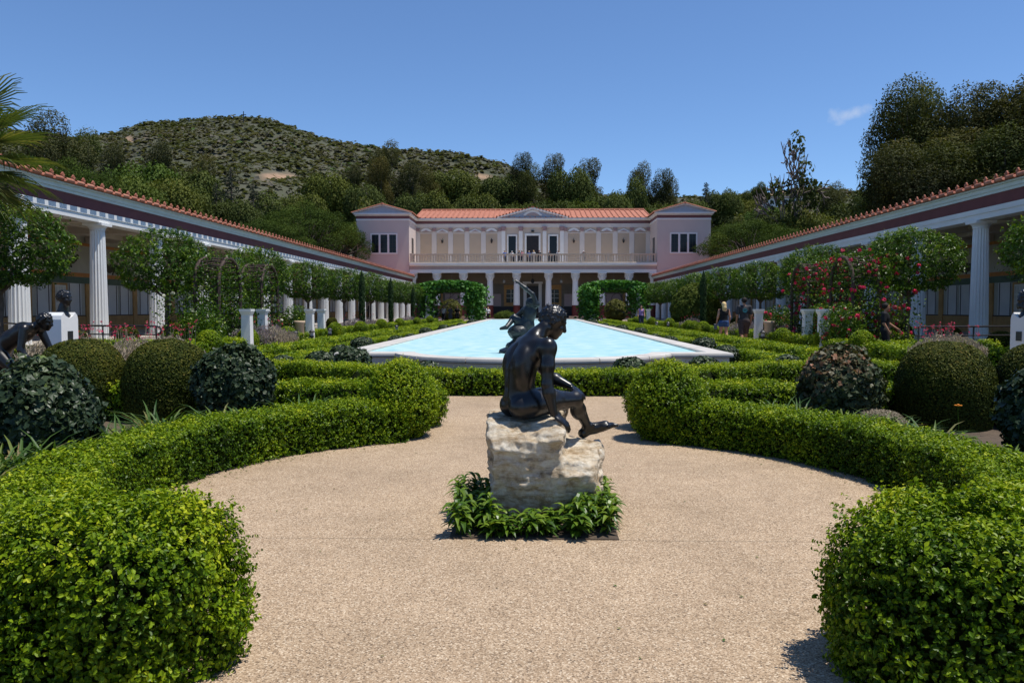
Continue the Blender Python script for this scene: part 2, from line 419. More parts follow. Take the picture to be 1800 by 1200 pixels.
def lathe_sample(prof, n, rng, wob=.0, wf=5.0, seed=0):
    prof = np.asarray(prof, float); a, b = prof[:-1], prof[1:]
    L = np.linalg.norm(b - a, axis=1); w = L * (a[:, 0] + b[:, 0] + 1e-4); k = rng.choice(len(a), n, p=w / w.sum())
    u = rng.random(n)[:, None]; rz = a[k] * (1 - u) + b[k] * u; d = nrm(b[k] - a[k]); th = rng.uniform(0, 2 * PI, n)
    P = np.stack([rz[:, 0] * np.cos(th), rz[:, 0] * np.sin(th), rz[:, 1]], -1)
    N = np.stack([d[:, 1] * np.cos(th), d[:, 1] * np.sin(th), -d[:, 0]], -1)
    if wob: P = P + N * (wob * vnoise(P * wf, seed))[:, None]
    return P, N
def ball_prof(r, h, cut=.0, n=14):
    """a clipped ball standing on the ground: narrower foot, widest at 45 per cent"""
    t = np.linspace(-PI / 2 * .72, PI / 2, n)
    z = np.sin(t); z = (z - z[0]) / (1 - z[0]) * h
    return np.stack([r * np.cos(t) + 1e-4, z], -1)
def dome_prof(r, h, n=12):
    t = np.linspace(0, PI / 2, n)
    return np.concatenate([[(r * .90, 0), (r * .97, h * .2)], np.stack([r * np.cos(t) ** .8 + 1e-4, h * .42 + h * .58 * np.sin(t) ** .95], -1)])
def inset(prof, d):
    p = np.array(prof, float); p[:, 0] = np.maximum(p[:, 0] - d, .001); p[:, 1] = np.minimum(p[:, 1], p[:, 1].max() - d); return p

def hedge_points(path, w, h, n, rng, closed_ends=True, seed=0, wob=.03):
    path = np.asarray(path, float); seg = np.linalg.norm(np.diff(path, axis=0), axis=1); cum = np.concatenate([[0], np.cumsum(seg)]); L = cum[-1]
    c = min(w, h) * .13
    cs = np.array([(-w / 2, 0.02), (-w / 2, h - c), (-w / 2 + c * .35, h - c * .3), (-w / 2 + c, h), (w / 2 - c, h), (w / 2 - c * .35, h - c * .3), (w / 2, h - c), (w / 2, 0.02)])
    cl = np.linalg.norm(np.diff(cs, axis=0), axis=1); per = cl.sum()
    ends = 2 * w * h if closed_ends else 0
    ne = int(n * ends / (ends + L * per)); nb = n - ne
    s = rng.random(nb) * L; k = np.clip(np.searchsorted(cum, s) - 1, 0, len(seg) - 1)
    T = nrm(np.diff(path, axis=0))[k]; q = path[k] + T * (s - cum[k])[:, None]; Lf = np.stack([-T[:, 1], T[:, 0]], -1)
    j = rng.choice(len(cl), nb, p=cl / per); u = rng.random(nb)[:, None]; p2 = cs[j] * (1 - u) + cs[j + 1] * u; d2 = nrm(cs[j + 1] - cs[j])
    P = np.concatenate([q + Lf * p2[:, :1], p2[:, 1:]], 1)
    N = np.concatenate([Lf * -d2[:, 1:2], d2[:, :1]], 1)
    if ne:
        e = rng.random(ne) < .5; T0 = nrm(path[0] - path[1]); T1 = nrm(path[-1] - path[-2]); tt = np.where(e[:, None], T0, T1); qq = np.where(e[:, None], path[0], path[-1])
        a = rng.uniform(-w / 2, w / 2, ne); z = rng.uniform(.02, h, ne); Lf = np.stack([-tt[:, 1], tt[:, 0]], -1)
        bul = (w * .12 * (1 - (2 * a / w) ** 2))[:, None]
        P = np.concatenate([P, np.concatenate([qq + Lf * a[:, None] + tt * bul, z[:, None]], 1)]); N = np.concatenate([N, np.concatenate([tt, np.zeros((ne, 1))], 1)])
    N = nrm(N); P = P + N * (wob * vnoise(P * 4.0, seed) + wob * .6 * vnoise(P * 11.0, seed + 3))[:, None]
    return P, N
def hedge_core(g, path, w, h, mi):
    path = np.asarray(path, float); T = nrm(np.gradient(path, axis=0)); Lf = np.stack([-T[:, 1], T[:, 0]], -1)
    cs = np.array([(-w / 2 + .02, 0), (-w / 2, h * .7), (-w / 2 + .06, h), (w / 2 - .06, h), (w / 2, h * .7), (w / 2 - .02, 0)]); m = len(cs); n = len(path)
    V = np.concatenate([np.concatenate([path[:, None] + Lf[:, None] * cs[None, :, :1], np.broadcast_to(cs[None, :, 1:], (n, m, 1))], 2)]).reshape(-1, 3)
    i = np.arange(n - 1)[:, None] * m; j = np.arange(m - 1)[None]
    g.add(V, np.stack([i + j, i + m + j, i + m + j + 1, i + j + 1], -1).reshape(-1, 4), mi)
    g.add(V[:m], [tuple(range(m))], mi); g.add(V[-m:], [tuple(range(m))[::-1]], mi)

def sprigs(P, N, per, L, rng):
    n = len(P); a = nrm(N * .9 + np.array([0, 0, .22]) + rng.normal(0, .35, (n, 3))); K = np.repeat(np.arange(n), per); m = n * per
    t = np.tile(np.linspace(.0, 1, per), n) * rng.uniform(.6, 1.2, m); rad = rng.normal(0, 1, (m, 3)); rad = nrm(rad - a[K] * np.sum(rad * a[K], 1, keepdims=True))
    return P[K] + a[K] * (t * L)[:, None] + rad * (L * .17), a[K], rad + a[K] * .55, K
def make_hedge(name, path, w, h, leaf, dens, seed, tmpl=LEAF2, label=None, group=None, mat='box_leaf', spikes=.0):
    path = np.asarray(path, float); rng = RNG(seed); L = np.linalg.norm(np.diff(path, axis=0), axis=1).sum()
    n = int(dens * (L * (w + 2 * h) + 2 * w * h)); P, N = hedge_points(path, w, h, n, rng, True, seed)
    per = 6; ns = n // per; P = P[rng.permutation(n)[:ns]] if False else P; q = rng.permutation(n)[:ns]; P = P[q]; N = N[q]
    depth = rng.random(ns) ** 1.3 * min(.085, h * .2) + .012; P = P - N * depth[:, None]
    if spikes: P = P + N * (rng.random(ns)[:, None] ** 14) * spikes
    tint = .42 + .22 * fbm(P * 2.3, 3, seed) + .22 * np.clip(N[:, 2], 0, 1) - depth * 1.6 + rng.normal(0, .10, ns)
    P, N, al, K = sprigs(P, N, per, leaf * 2.0, rng)
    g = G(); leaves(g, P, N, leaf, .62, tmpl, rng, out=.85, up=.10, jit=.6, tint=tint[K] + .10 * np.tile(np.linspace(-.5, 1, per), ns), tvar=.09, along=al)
    hedge_core(g, path, w - .13, h - .07, 1)
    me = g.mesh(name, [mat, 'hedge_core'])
    o = link(name, me); tag(o, label, 'hedge', group); return o
def make_topiary(name, prof, leaf, dens, seed, mat, tmpl=LEAF2, aspect=.6, depth=.05, wob=.02, out=.8, jit=.75, up=.25, spikes=0, core=.07, tb=.46, lay=None, per=1):
    prof = np.asarray(prof, float); rng = RNG(seed)
    area = PI * np.sum(np.linalg.norm(np.diff(prof, axis=0), axis=1) * (prof[:-1, 0] + prof[1:, 0])); n = int(dens * area)
    n = n // per
    P, N = lathe_sample(prof, n, rng, wob, 4.5, seed); dd = rng.random(n) ** 1.6 * depth; P = P - N * dd[:, None]
    if spikes: P = P + N * (rng.random(n)[:, None] ** 12) * spikes
    P[:, 2] = np.maximum(P[:, 2], .01)
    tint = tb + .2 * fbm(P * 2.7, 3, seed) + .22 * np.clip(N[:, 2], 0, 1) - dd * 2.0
    if per > 1:
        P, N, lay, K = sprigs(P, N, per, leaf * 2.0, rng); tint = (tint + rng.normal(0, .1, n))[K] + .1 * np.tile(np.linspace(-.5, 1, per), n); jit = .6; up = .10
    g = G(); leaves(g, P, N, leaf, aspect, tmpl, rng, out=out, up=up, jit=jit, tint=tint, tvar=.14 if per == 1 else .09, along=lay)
    g.lathe(inset(prof, core), 18, mi=1)
    return g.mesh(name, [mat, 'hedge_core'])

# ------------------------------------------------------------------ smooth solids (distance fields polygonised)
class Solid:
    def __init__(s, lo, hi, h):
        s.h = h; s.lo = np.array(lo, float); s.dim = np.ceil((np.array(hi) - s.lo) / h).astype(int) + 1
        s.ax = [s.lo[i] + h * np.arange(s.dim[i]) for i in range(3)]; s.d = np.full(s.dim, .5, np.float32)
    def sub(s, lo, hi):
        i0 = np.clip(((np.array(lo) - s.lo) / s.h).astype(int), 0, s.dim - 1); i1 = np.clip(((np.array(hi) - s.lo) / s.h).astype(int) + 2, 1, s.dim)
        sl = tuple(slice(a, b) for a, b in zip(i0, i1))
        X, Y, Z = np.meshgrid(*[s.ax[k][sl[k]] for k in range(3)], indexing='ij'); return sl, np.stack([X, Y, Z], -1)
    def put(s, sl, d, k, cut=False):
        a = s.d[sl]
        if cut: a2, d2 = -a, d
        else: a2, d2 = a, d
        if k > 0:
            hh = np.clip(.5 + .5 * (d2 - a2) / k, 0, 1); r = d2 * (1 - hh) + a2 * hh - k * hh * (1 - hh)
        else: r = np.minimum(a2, d2)
        s.d[sl] = -r if cut else r
    def cap(s, a, b, ra, rb=None, k=.02, cut=False):
        a = np.array(a, float); b = np.array(b, float); rb = ra if rb is None else rb; m = max(ra, rb) + k * 1.5 + .03
        sl, P = s.sub(np.minimum(a, b) - m, np.maximum(a, b) + m)
        if P.size == 0: return s
        ab = b - a; t = np.clip(((P - a) @ ab) / max(ab @ ab, 1e-9), 0, 1); d = np.linalg.norm(P - a - t[..., None] * ab, axis=-1) - (ra + (rb - ra) * t)
        s.put(sl, d, k, cut); return s
    def chain(s, pts, rad, k=.02):
        for i in range(len(pts) - 1): s.cap(pts[i], pts[i + 1], rad[i], rad[i + 1], k)
        return s
    def ell(s, c, r, R=None, k=.02, cut=False):
        c = np.array(c, float); r = np.array(r, float); m = r.max() + k * 1.5 + .03; sl, P = s.sub(c - m, c + m)
        if P.size == 0: return s
        q = P - c
        if R is not None: q = q @ np.array(R)          # columns of R are the ellipsoid's axes
        k0 = np.linalg.norm(q / r, axis=-1); k1 = np.linalg.norm(q / (r * r), axis=-1)
        s.put(sl, k0 * (k0 - 1) / np.maximum(k1, 1e-6), k, cut); return s
    def half(s, axis, val, keep_below=True):
        X = s.ax[axis].reshape([-1 if i == axis else 1 for i in range(3)]); d = (X - val) if keep_below else (val - X)
        s.d = np.maximum(s.d, d.astype(np.float32)); return s
    def poly(s):
        v = s.d; nx, ny, nz = np.array(v.shape) - 1; neg = v < 0
        cnt = np.zeros((nx, ny, nz), np.int32); pos = np.zeros((nx, ny, nz, 3), np.float32)
        corner = lambda a: (slice(a[0], a[0] + nx), slice(a[1], a[1] + ny), slice(a[2], a[2] + nz))
        for axis in range(3):
            o = [i for i in range(3) if i != axis]
            for u in (0, 1):
                for w in (0, 1):
                    a = [0, 0, 0]; a[o[0]] = u; a[o[1]] = w; b = list(a); b[axis] = 1
                    va, vb = v[corner(a)], v[corner(b)]; cr = (va < 0) != (vb < 0)
                    ii = np.nonzero(cr); t = va[ii] / (va[ii] - vb[ii]); cnt[ii] += 1
                    for q in range(3): pos[ii[0], ii[1], ii[2], q] += (t if q == axis else a[q])
        act = cnt > 0; idx = np.full(cnt.shape, -1, np.int64); idx[act] = np.arange(act.sum())
        cell = np.argwhere(act); V = s.lo + s.h * (cell + pos[act] / cnt[act][:, None])
        Fs = []
        for axis in range(3):
            o = [(axis + 1) % 3, (axis + 2) % 3]
            sa = [slice(None)] * 3; sb = [slice(None)] * 3; sa[axis] = slice(0, -1); sb[axis] = slice(1, None)
            cr = neg[tuple(sa)] != neg[tuple(sb)]; e = np.argwhere(cr)
            ok = (e[:, o[0]] > 0) & (e[:, o[1]] > 0) & (e[:, o[0]] < cnt.shape[o[0]]) & (e[:, o[1]] < cnt.shape[o[1]]); e = e[ok]
            fl = neg[e[:, 0], e[:, 1], e[:, 2]]
            q = []
            for du, dw in ((-1, -1), (0, -1), (0, 0), (-1, 0)):
                c = e.copy(); c[:, o[0]] += du; c[:, o[1]] += dw; q.append(idx[c[:, 0], c[:, 1], c[:, 2]])
            q = np.stack(q, -1); q[~fl] = q[~fl][:, ::-1]; Fs.append(q)
        return V, np.concatenate(Fs)
def frame(fwd, up=(0, 0, 1)):
    f = nrm(fwd); r = nrm(np.cross(f, up)); u = np.cross(r, f); return r, f, u        # right, forward, up
def hand(S, wrist, d, pn, size=.18, side=1, curl=.35, k=.006):
    """palm, four unequal bent fingers and a thumb; d towards the fingers, pn out of the back of the hand"""
    d = nrm(d); pn = nrm(np.array(pn) - d * np.dot(pn, d)); r = np.cross(d, pn) * side; w = np.array(wrist, float); s = size
    S.ell(w + d * s * .24, (s * .21, s * .27, s * .085), np.stack([r, d, pn], -1), k * 2)
    for i, (off, ln) in enumerate(((-.165, .40), (-.055, .46), (.055, .43), (.16, .34))):
        b = w + d * s * (.44 - .03 * abs(i - 1)) + r * s * off; q = b; ang = curl * .35
        for j, fr in enumerate((.45, .32, .23)):
            dd = d * math.cos(ang) - pn * math.sin(ang) + r * off * .35; q2 = q + dd * s * ln * fr
            S.cap(q, q2, s * (.052 - .006 * j), s * (.047 - .006 * j), k); q = q2; ang += curl * .8
    b = w + d * s * .12 - r * s * .17; m = b + (d * .7 - r * .55 - pn * .15) * s * .24; e = m + (d * .9 - r * .18 - pn * .25) * s * .20
    S.cap(b, m, s * .068, s * .055, k); S.cap(m, e, s * .052, s * .042, k)
# ================================================================== ground, terrain, paths
g = G(); g.add([(-3000, -3000, 0), (3000, -3000, 0), (3000, 3000, 0), (-3000, 3000, 0)], [(0, 1, 2, 3)])
tag(g.build('ground', 'soil'), 'dark mulch soil of the garden beds', kind='structure')

SKYL = np.array([(-1400, 300), (-600, 262), (-200, 232), (0, 224), (60, 234), (150, 240), (200, 231), (250, 216), (330, 210), (410, 205), (470, 210), (540, 234),
                 (600, 252), (700, 264), (800, 268), (880, 288), (940, 316), (1000, 338), (1100, 350), (1250, 348), (1340, 341), (1420, 333), (1500, 342), (1600, 345), (1900, 335), (2600, 320), (3600, 330)], float)
def ridge_d(px): return 430.0 - 70 * np.exp(-((px - 1450) / 260.0) ** 2) + 30 * np.sin(px / 170.0)
def terr(px, d):
    """height of the ground on the bearing of px, d metres along the axis"""
    px = np.asarray(px, float); d = np.asarray(d, float); R = ridge_d(px); zt = 1.4 + (543 - np.interp(px, SKYL[:, 0], SKYL[:, 1])) / F_PX * R
    t = np.clip((d - 125) / (R - 125), 0, 1.0); s = t ** 1.35
    x = (px - 936) / F_PX * d
    z = zt * s + np.minimum(t, .8) * (1 - t) * 26 * fbm(np.stack([x / 60, d / 60, x * 0], -1), 4, 3)
    return np.where(d > R, zt * (1 - ((d - R) / 500.0) ** 1.0) , z) - .4
pxs = np.linspace(-1100, 3000, 330); ds = np.concatenate([np.linspace(118, 420, 64), np.linspace(425, 520, 24), np.linspace(540, 900, 8)])
PX, D = np.meshgrid(pxs, ds, indexing='ij'); Z = terr(PX, D) + .8 * fbm(np.stack([(PX - 936) / F_PX * D / 9, D / 9, D * 0], -1), 3, 8)
Vt = np.stack([(PX - 936) / F_PX * D, D, Z], -1).reshape(-1, 3); nyy = len(ds)
i = np.arange(len(pxs) - 1)[:, None] * nyy; j = np.arange(nyy - 1)[None]
g = G(); g.add(Vt, np.stack([i + j, i + nyy + j, i + nyy + j + 1, i + j + 1], -1).reshape(-1, 4))
hill = g.build('hillside', 'terrain', smooth=True); tag(hill, 'brown green chaparral hill behind the villa', kind='structure')
sand = np.zeros(len(Vt))
sy = 543 - (Vt[:, 2] - 1.4) / Vt[:, 1] * F_PX; spx = PX.reshape(-1)
for (a, b, ra, rb) in ((478, 309, 34, 8), (850, 312, 18, 5), (838, 325, 8, 6), (1350, 342, 32, 7), (225, 245, 9, 5), (260, 238, 8, 5), (480, 255, 20, 5), (1400, 345, 30, 8)):
    w = fbm(np.stack([Vt[:, 0] / 11, Vt[:, 1] / 40, Vt[:, 2] / 6], -1), 4, 5)
    sand = np.maximum(sand, np.clip(1.0 - ((spx - a) / ra) ** 2 - ((sy - b) / rb) ** 2 + 1.3 * w, 0, 1))
sa = hill.data.attributes.new('sand', 'FLOAT', 'POINT'); sa.data.foreach_set('value', sand.astype(np.float32))
# chaparral: one uncountable cover
rng = RNG(5); n = 18500
cpx = rng.uniform(-250, 2100, n); cd = 150 + (ridge_d(cpx) + 12 - 150) * rng.random(n) ** .65
cz = terr(cpx, cd); cx = (cpx - 936) / F_PX * cd
csy = 543 - (cz - 1.4) / cd * F_PX; keep = np.ones(n, bool)
for (a, b, ra, rb) in ((478, 309, 40, 9), (850, 312, 20, 6), (1350, 342, 34, 7), (225, 245, 9, 5)): keep &= ((cpx - a) / ra) ** 2 + ((csy - b) / rb) ** 2 > .8 + .5 * rng.random(n)
cx, cd, cz = cx[keep], cd[keep], cz[keep]; n = len(cx); size = rng.uniform(.7, 2.3, n) * np.where(rng.random(n) < .08, 1.7, 1)
m = 7; K = np.repeat(np.arange(n), m); dirs = nrm(rng.normal(0, 1, (n * m, 3))); dirs[:, 2] = np.abs(dirs[:, 2])
P = np.stack([cx, cd, cz], -1)[K] + dirs * size[K][:, None] * np.array([1.1, 1.1, .85]) * rng.uniform(.6, 1, n * m)[:, None]
ct = np.clip(.45 + .40 * fbm(np.stack([cx / 28, cd / 28, cx * 0], -1), 3, 2) + rng.normal(0, .13, n), 0, .97)
g = G(); leaves(g, P, dirs, 1.55, .8, QUAD, rng, out=.5, up=.9, jit=.5, tint=ct[K], tvar=.06)
tag(g.build('chaparral', 'scrub_leaf'), 'low grey green chaparral scrub covering the hill', 'scrub', kind='stuff')

def circ(cx, cy, r, a0, a1, n): return [(cx + r * math.cos(a), cy + r * math.sin(a)) for a in np.linspace(a0, a1, n)]
def clip(poly, ax, val, below):
    out = []
    for i in range(len(poly)):
        p, q = poly[i], poly[(i + 1) % len(poly)]; a = (p[ax] <= val) == below; b = (q[ax] <= val) == below
        if a: out.append(p)
        if a != b:
            t = (val - p[ax]) / (q[ax] - p[ax]); out.append((p[0] + t * (q[0] - p[0]), p[1] + t * (q[1] - p[1])))
    return out
PC, PR = 5.62, 2.98
a1 = math.acos(1.62 / PR)
plaza = [(-1.5, -8), (1.5, -8), (1.5, 3.0)] + circ(0, PC, PR, -math.acos(1.5 / PR), math.acos(1.5 / PR), 40)[1:-1] + [(1.5, 8.3), (1.5, 12.6), (-1.5, 12.6), (-1.5, 8.3)] + circ(0, PC, PR, PI - math.acos(1.5 / PR), PI + math.acos(1.5 / PR), 40)[1:-1] + [(-1.5, 3.0)]
g = G(); g.prism(plaza, -.02, .004)
path = g.build('path', 'path_joint'); tag(path, 'exposed aggregate path round the seated bronze', kind='structure')
for y0, y1 in ((-8, 0.9), (.9, 4.655), (4.655, 8.35), (8.35, 12.6)):
    for x0, x1 in ((-9, 9),) if y0 != 4.655 else ((-9, 9),):
        p = clip(clip(plaza, 1, y1 - .0022, True), 1, y0 + .0022, False)
        q = G(); q.prism(p, .004, .02); q.build('slab', 'path_aggregate', path)
g = G(); g.box(-7.5, -1.508, 11.35, 12.3, -.02, .018); g.build('slab', 'path_aggregate', path)
g = G(); g.box(1.508, 7.5, 11.35, 12.3, -.02, .018); g.build('slab', 'path_aggregate', path)
for s, nm in ((-1, 'left'), (1, 'right')):
    g = G(); x0, x1 = sorted((s * 6.95, s * 8.35)); g.box(x0, x1, 12.3, 99, -.02, .014)
    tag(g.build('garden_walk', 'gravel'), f'tan gravel walk along the {nm} side of the pool', kind='structure')
g = G(); g.box(-13, 13, 92, 101.5, -.02, .010); tag(g.build('villa_forecourt', 'gravel'), 'tan paving in front of the villa', kind='structure')
BX0, BX1, BY0, BY1 = -.50, .52, 4.66, 5.72
g = G(); g.box(BX0, BX1, BY0, BY1, 0, .026); tag(g.build('planting_bed', 'soil'), 'square bed of soil under the rock', kind='structure')

# ================================================================== pool
HC, SAG = 2.84, 2.1; R0 = (HC ** 2 + SAG ** 2) / (2 * SAG); PY0, PY1 = 16.1, 71.0; cyf = 14.0 + R0; cyb = 73.1 - R0
def pool_outline(off):
    r = R0 - off; y0 = PY0 + off; y1 = PY1 - off; w = 4.1 - off
    x = math.sqrt(r * r - (y0 - cyf) ** 2); a = math.atan2(y0 - cyf, x)
    f = circ(0, cyf, r, PI - a, 2 * PI + a, 33)
    x2 = math.sqrt(r * r - (y1 - cyb) ** 2); b = math.atan2(y1 - cyb, x2)
    bk = circ(0, cyb, r, b, PI - b, 33)
    return [(-w, y0)] + f + [(w, y0), (w, y1)] + bk + [(-w, y1)]
pool = empty('pool', (0, 0, 0)); tag(pool, 'long raised reflecting pool with pale blue water', 'pool')
def ring(g, o, i, z0, z1):
    n = len(o); o = np.array(o); i = np.array(i)
    V = np.concatenate([np.c_[o, np.full(n, z0)], np.c_[o, np.full(n, z1)], np.c_[i, np.full(n, z1)], np.c_[i, np.full(n, z0)]])
    k = np.arange(n); m = (k + 1) % n
    g.add(V, np.concatenate([np.stack([k, m, n + m, n + k], -1), np.stack([n + k, n + m, 2 * n + m, 2 * n + k], -1), np.stack([2 * n + k, 2 * n + m, 3 * n + m, 3 * n + k], -1)]))
g = G(); ring(g, pool_outline(.07), pool_outline(.42), 0, .405); g.build('basin_wall', 'pool_wall', pool)
g = G(); ring(g, pool_outline(.03), pool_outline(.2), 0, .09); g.build('plinth', 'pool_wall', pool)
g = G(); g.prism(pool_outline(.3), .02, .06); g.build('basin_floor', 'pool_floor', pool)
g = G(); wo = pool_outline(.40); g.add(np.c_[np.array(wo), np.full(len(wo), .452)], [tuple(range(len(wo)))]); g.build('water', 'pool_water', pool)
def coping_piece(o, i):
    g = G(); n = len(o); o = np.array(o); i = np.array(i); V = []
    # rounded nose section from outer edge to inner edge
    sec = [(1, .402), (0, .42), (-.012, .455), (.012, .492), (.05, .502), (.96, .502), (1, .48), (1, .402)]
    for f, z in sec: V.append(np.c_[o + (i - o) * f, np.full(n, z)])
    V = np.concatenate(V); m = len(sec); a = np.arange(m - 1)[:, None] * n; b = np.arange(n - 1)[None]
    g.add(V, np.stack([a + b, a + b + 1, a + n + b + 1, a + n + b], -1).reshape(-1, 4))
    g.add(V, [tuple(k * n for k in range(m - 1))[::-1], tuple(k * n + n - 1 for k in range(m - 1))])
    g.build('coping_stone', 'coping', pool)
def interp(o, i, t0, t1, n=9):
    o = np.array(o, float); i = np.array(i, float); u = np.linspace(0, 1, len(o)); t = np.linspace(t0, t1, n)
    f = lambda q: np.stack([np.interp(t, u, q[:, 0]), np.interp(t, u, q[:, 1])], -1)
    return f(o), f(i)
OO, II = pool_outline(0), pool_outline(.46)
arcs_o, arcs_i = OO[1:34], II[1:34]
e = .0012
for k in range(6): coping_piece(*interp(arcs_o, arcs_i, k / 6 + e, (k + 1) / 6 - e, 9))
coping_piece(*interp([OO[0], OO[1]], [II[0], II[1]], .002, .998, 2)); coping_piece(*interp([OO[33], OO[34]], [II[33], II[34]], .002, .998, 2))
for k in range(30):
    coping_piece(*interp([OO[34], OO[35]], [II[34], II[35]], k / 30 + .0001, (k + 1) / 30 - .0001, 2)); coping_piece(*interp([OO[-1], OO[0]], [II[-1], II[0]], k / 30 + .0001, (k + 1) / 30 - .0001, 2))
coping_piece(*interp([OO[35], OO[36]], [II[35], II[36]], .002, .998, 2)); coping_piece(*interp([OO[-2], OO[-1]], [II[-2], II[-1]], .002, .998, 2))
for k in range(6): coping_piece(*interp(OO[36:69], II[36:69], k / 6 + e, (k + 1) / 6 - e, 9))

# ================================================================== porticoes
fl = np.array([(1.0, .90, .865, .90)[k % 4] for k in range(72)])
def column_mesh():
    g = G(); zs = np.linspace(0, 4.16, 7); rr = .315 - .062 * (zs / 4.16) ** 1.4
    g.lathe(np.stack([rr, zs], -1), 72, star=fl, cap=False)
    g.lathe([(.262, 4.14), (.262, 4.19), (.275, 4.20), (.275, 4.215), (.265, 4.22), (.31, 4.27), (.345, 4.31), (.345, 4.32)], 32)
    g.box(-.36, .36, -.36, .36, 4.318, 4.42)
    return g.mesh('column', 'white_paint', smooth=False)
COLM = column_mesh()
def antefix_mesh():
    g = G(); half = [(.085, 0), (.085, .05), (.06, .08), (.088, .12), (.098, .17), (.078, .205), (.062, .215), (.066, .25), (.04, .29), (0, .315)]
    poly = [(x, z) for x, z in half] + [(-x, z) for x, z in half[::-1][1:]]
    g.prism(poly, -.022, .022, axes=(1, 2, 0))
    for a in (-.9, -.45, 0, .45, .9):
        d = np.array([0, math.sin(a), math.cos(a)]); c = np.array([0.0, 0, .13]) + d * .075
        g.cbox(c, (.062, .022, .11), R=np.stack([np.array([1, 0, 0]), np.cross(d, [1, 0, 0]), d], -1))
    g.cbox((0, 0, .06), (.06, .15, .05))
    return g.mesh('antefix', 'roof_tile')
ANT = antefix_mesh()
def lip_mesh():
    g = G(); a = np.linspace(-PI * .55, PI * .8, 9); pr = np.stack([-.05 + .075 * np.cos(a), .07 * np.sin(a)], -1)
    V = np.concatenate([np.c_[pr[:, 0], np.full(9, y), pr[:, 1]] for y in (-.205, .205)]); k = np.arange(8)
    g.add(V, np.stack([k, k + 1, 10 + k, 9 + k], -1)); return g.mesh('eave_tile', 'roof_tile', smooth=True)
LIP = lip_mesh()
BAY = 4.5; COLY = [15.1 + BAY * k for k in range(20)]; PE0, PE1 = 11.0, 102.9
